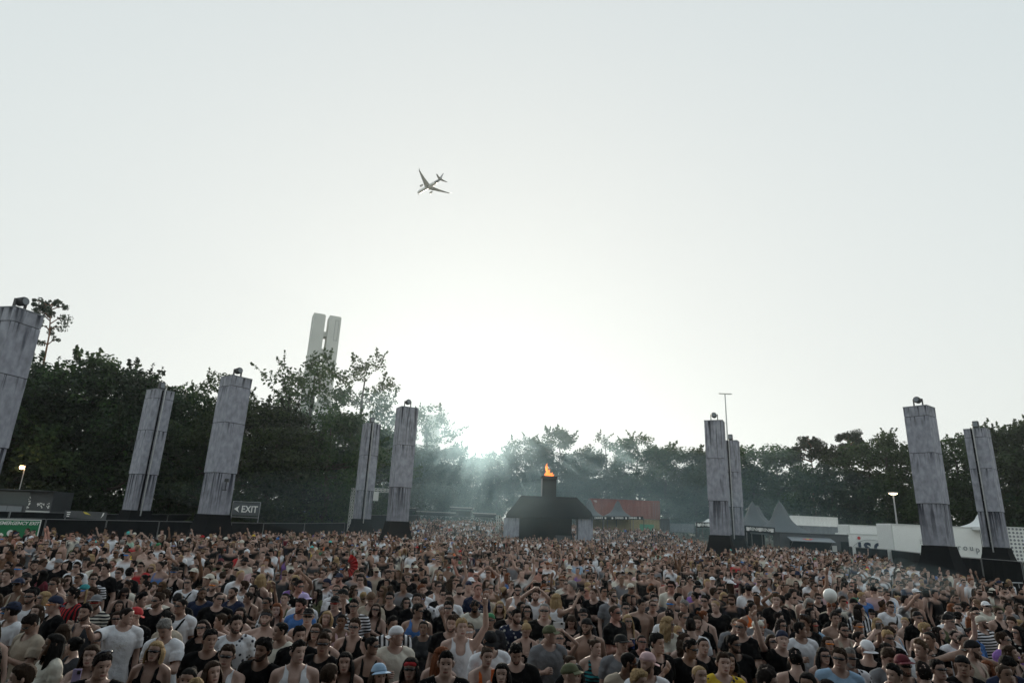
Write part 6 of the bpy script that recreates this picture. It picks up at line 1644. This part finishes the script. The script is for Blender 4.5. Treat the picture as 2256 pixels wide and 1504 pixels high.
def hold_cup(d, label, mt):
    B = d['B']; o = d['obj']; Mw, hk, s = B.wr[1]; p = o.matrix_basis @ (Mw @ Vector((-.01, -.045, .085))); e = empty('cup', p); tag(e, label, 'cup', 'drinks cups in hands')
    MB().lathe([(.030, -.07), (.040, .06)], 12).build('cup_body', mt, e); MB().lathe([(.042, .055), (.042, .066), (.03, .068)], 12).build('lid', M_DKGREY, e); MB().tube([(.01, 0, .06), (.018, 0, .13)], .004, 5).build('straw', M_DKGREY, e)
n_c = 0
for d in PEOPLE:
    if d['pose'] == 'cup' and d['y'] < 11:
        z, row = zone(d['px'], d['y']); lb = f"{'navy' if n_c % 2 == 0 else 'clear'} cup held by {HCW[d['hairc']]}-haired {'man' if d['sex'] == 'm' else 'woman'} below {z}"
        if lb in used: continue
        used.add(lb); hold_cup(d, lb, M_BLUE if n_c % 2 == 0 else M_OFFW); n_c += 1
for d in PEOPLE:                                                       # bag straps across the chest
    if 'strap' in d['extra'] or (d.get('hand') and d['sex'] == 'm' and d['topc'] == 'white' and d['pose'] in ('front', 'turn_l') and d['pat'] == 'plain' and zlib.crc32(str(d['px']).encode()) % 2):
        m = MB(); m.tube([(.11, .0, 1.495), (.085, -.085, 1.44), (.05, -.140, 1.36), (0, -.152, 1.26), (-.06, -.150, 1.14), (-.13, -.125, 1.02)], [.018] * 6, 6); m.build('bag_strap', M_BLACK, d['obj'])
# white balloon
p = at_z(1831, 1336, 1.66); q = at_y(1829, 1311, p.y - .15); rb = 13.3 * p.y / F_PX; e = empty('balloon', q); tag(e, 'large white balloon floating just above the crowd at right', 'balloon')
MB().lathe([(.002, -1.18 * rb), (.10 * rb, -1.10 * rb)] + [(rb * math.sin(math.pi * (k + 1) / 13) * (1.0), -rb * math.cos(math.pi * (k + 1) / 13) * 1.04) for k in range(11)] + [(.05 * rb, 1.035 * rb)], 20).build('skin', M_WHITE, e, smooth=True); MB().tube([(0, 0, -1.15 * rb), (.03, 0, -2.2 * rb)], .003, 4).build('string', M_OFFW, e)
# red folding fan
p = at_z(764, 1262, 1.62); q = at_y(764, 1245, p.y); e = empty('folding_fan', q); tag(e, 'open red folding fan raised above the crowd left of centre', 'fan'); M_FAN = mat('red_fan_cloth', (.62, .012, .012), .6); rf = 23 * p.y / F_PX; n = 14
for k in range(n):
    a0, a1 = R(-72 + 150 * k / n), R(-72 + 150 * (k + 1) / n); yo = .012 if k % 2 else -.012
    v = [(rf * .30 * math.cos(a0), -yo, rf * .30 * math.sin(a0)), (rf * math.cos(a0), -yo, rf * math.sin(a0)), (rf * math.cos(a1), yo, rf * math.sin(a1)), (rf * .30 * math.cos(a1), yo, rf * .30 * math.sin(a1))]
    MB().add(v, [(0, 1, 2, 3)]).build('leaf', M_FAN, e)
    MB().bar((0, -.014, 0), (rf * .97 * math.cos(a0), -yo - .008, rf * .97 * math.sin(a0)), .012, .006).build('rib', M_FIX, e)
MB().bar((0, -.014, 0), (-.10, 0, -.12), .03, .03).build('handle', M_FIX, e)
# ================================================================== smoky evening air
def air(name, me_builder, dens, g, col, label, smooth=False):
    hm = bpy.data.materials.new(name); hm.use_nodes = True; ht = hm.node_tree; ht.nodes.clear()
    hv_ = ht.nodes.new('ShaderNodeVolumePrincipled'); hv_.inputs['Color'].default_value = (*col, 1); hv_.inputs['Density'].default_value = dens; hv_.inputs['Anisotropy'].default_value = g
    ho = ht.nodes.new('ShaderNodeOutputMaterial'); ht.links.new(hv_.outputs[0], ho.inputs['Volume'])
    o = me_builder.build(name, hm, smooth=smooth); tag(o, label, name, kind='stuff'); return o
hz = MB(); hz.box((0, 330, 54), (1500, 800, 110)); air('haze', hz, 0.00022, 0.64, (.86, .96, 1.0), 'thin smoky evening haze over the whole field')
def puff(px, Y, z, rx, ry, rz_, dens, label, g=0.60):
    x = x_at(px, Y, z); m = MB(); m.lathe([(max(.02, math.sin(math.pi * k / 16)), -math.cos(math.pi * k / 16)) for k in range(17)], 28)
    rr = random.Random(int(px)); ph = [rr.uniform(0, 6.28) for _ in range(6)]
    for i, (a, b, c) in enumerate(m.v):
        an = math.atan2(b, a); f = 1 + .13 * math.sin(3 * an + ph[0] + 2 * c) + .09 * math.sin(5 * an + ph[1]) + .10 * math.sin(4 * c + ph[2] + an)
        m.v[i] = (x + a * rx * f, Y + b * ry * f, z + c * rz_ * f)
    air('smoke', m, dens, g, (.62, .88, 1.0), label, True)
puff(1330, 111, 6.5, 44, 10, 10.5, .0125, 'broad bank of drifting smoke before the trees behind the sound booth')
puff(1040, 98, 10.0, 20, 18, 11.5, .0060, 'bright smoke below the sun glow left of the chimney flame')
puff(1650, 97, 6.0, 22, 8, 8.5, .0080, 'bluish smoke drifting past the grey tents at right')
puff(800, 82, 9.0, 19, 10, 9.5, .0050, 'faint smoke hanging before the trees below the tall tower')
puff(1230, 54, 3.2, 30, 9, 3.6, .0042, 'low smoke over the far crowd in front of the sound booth')
puff(1985, 17, 2.05, 1.7, 1.2, .42, .022, 'pale puff of smoke over heads at right in the crowd')
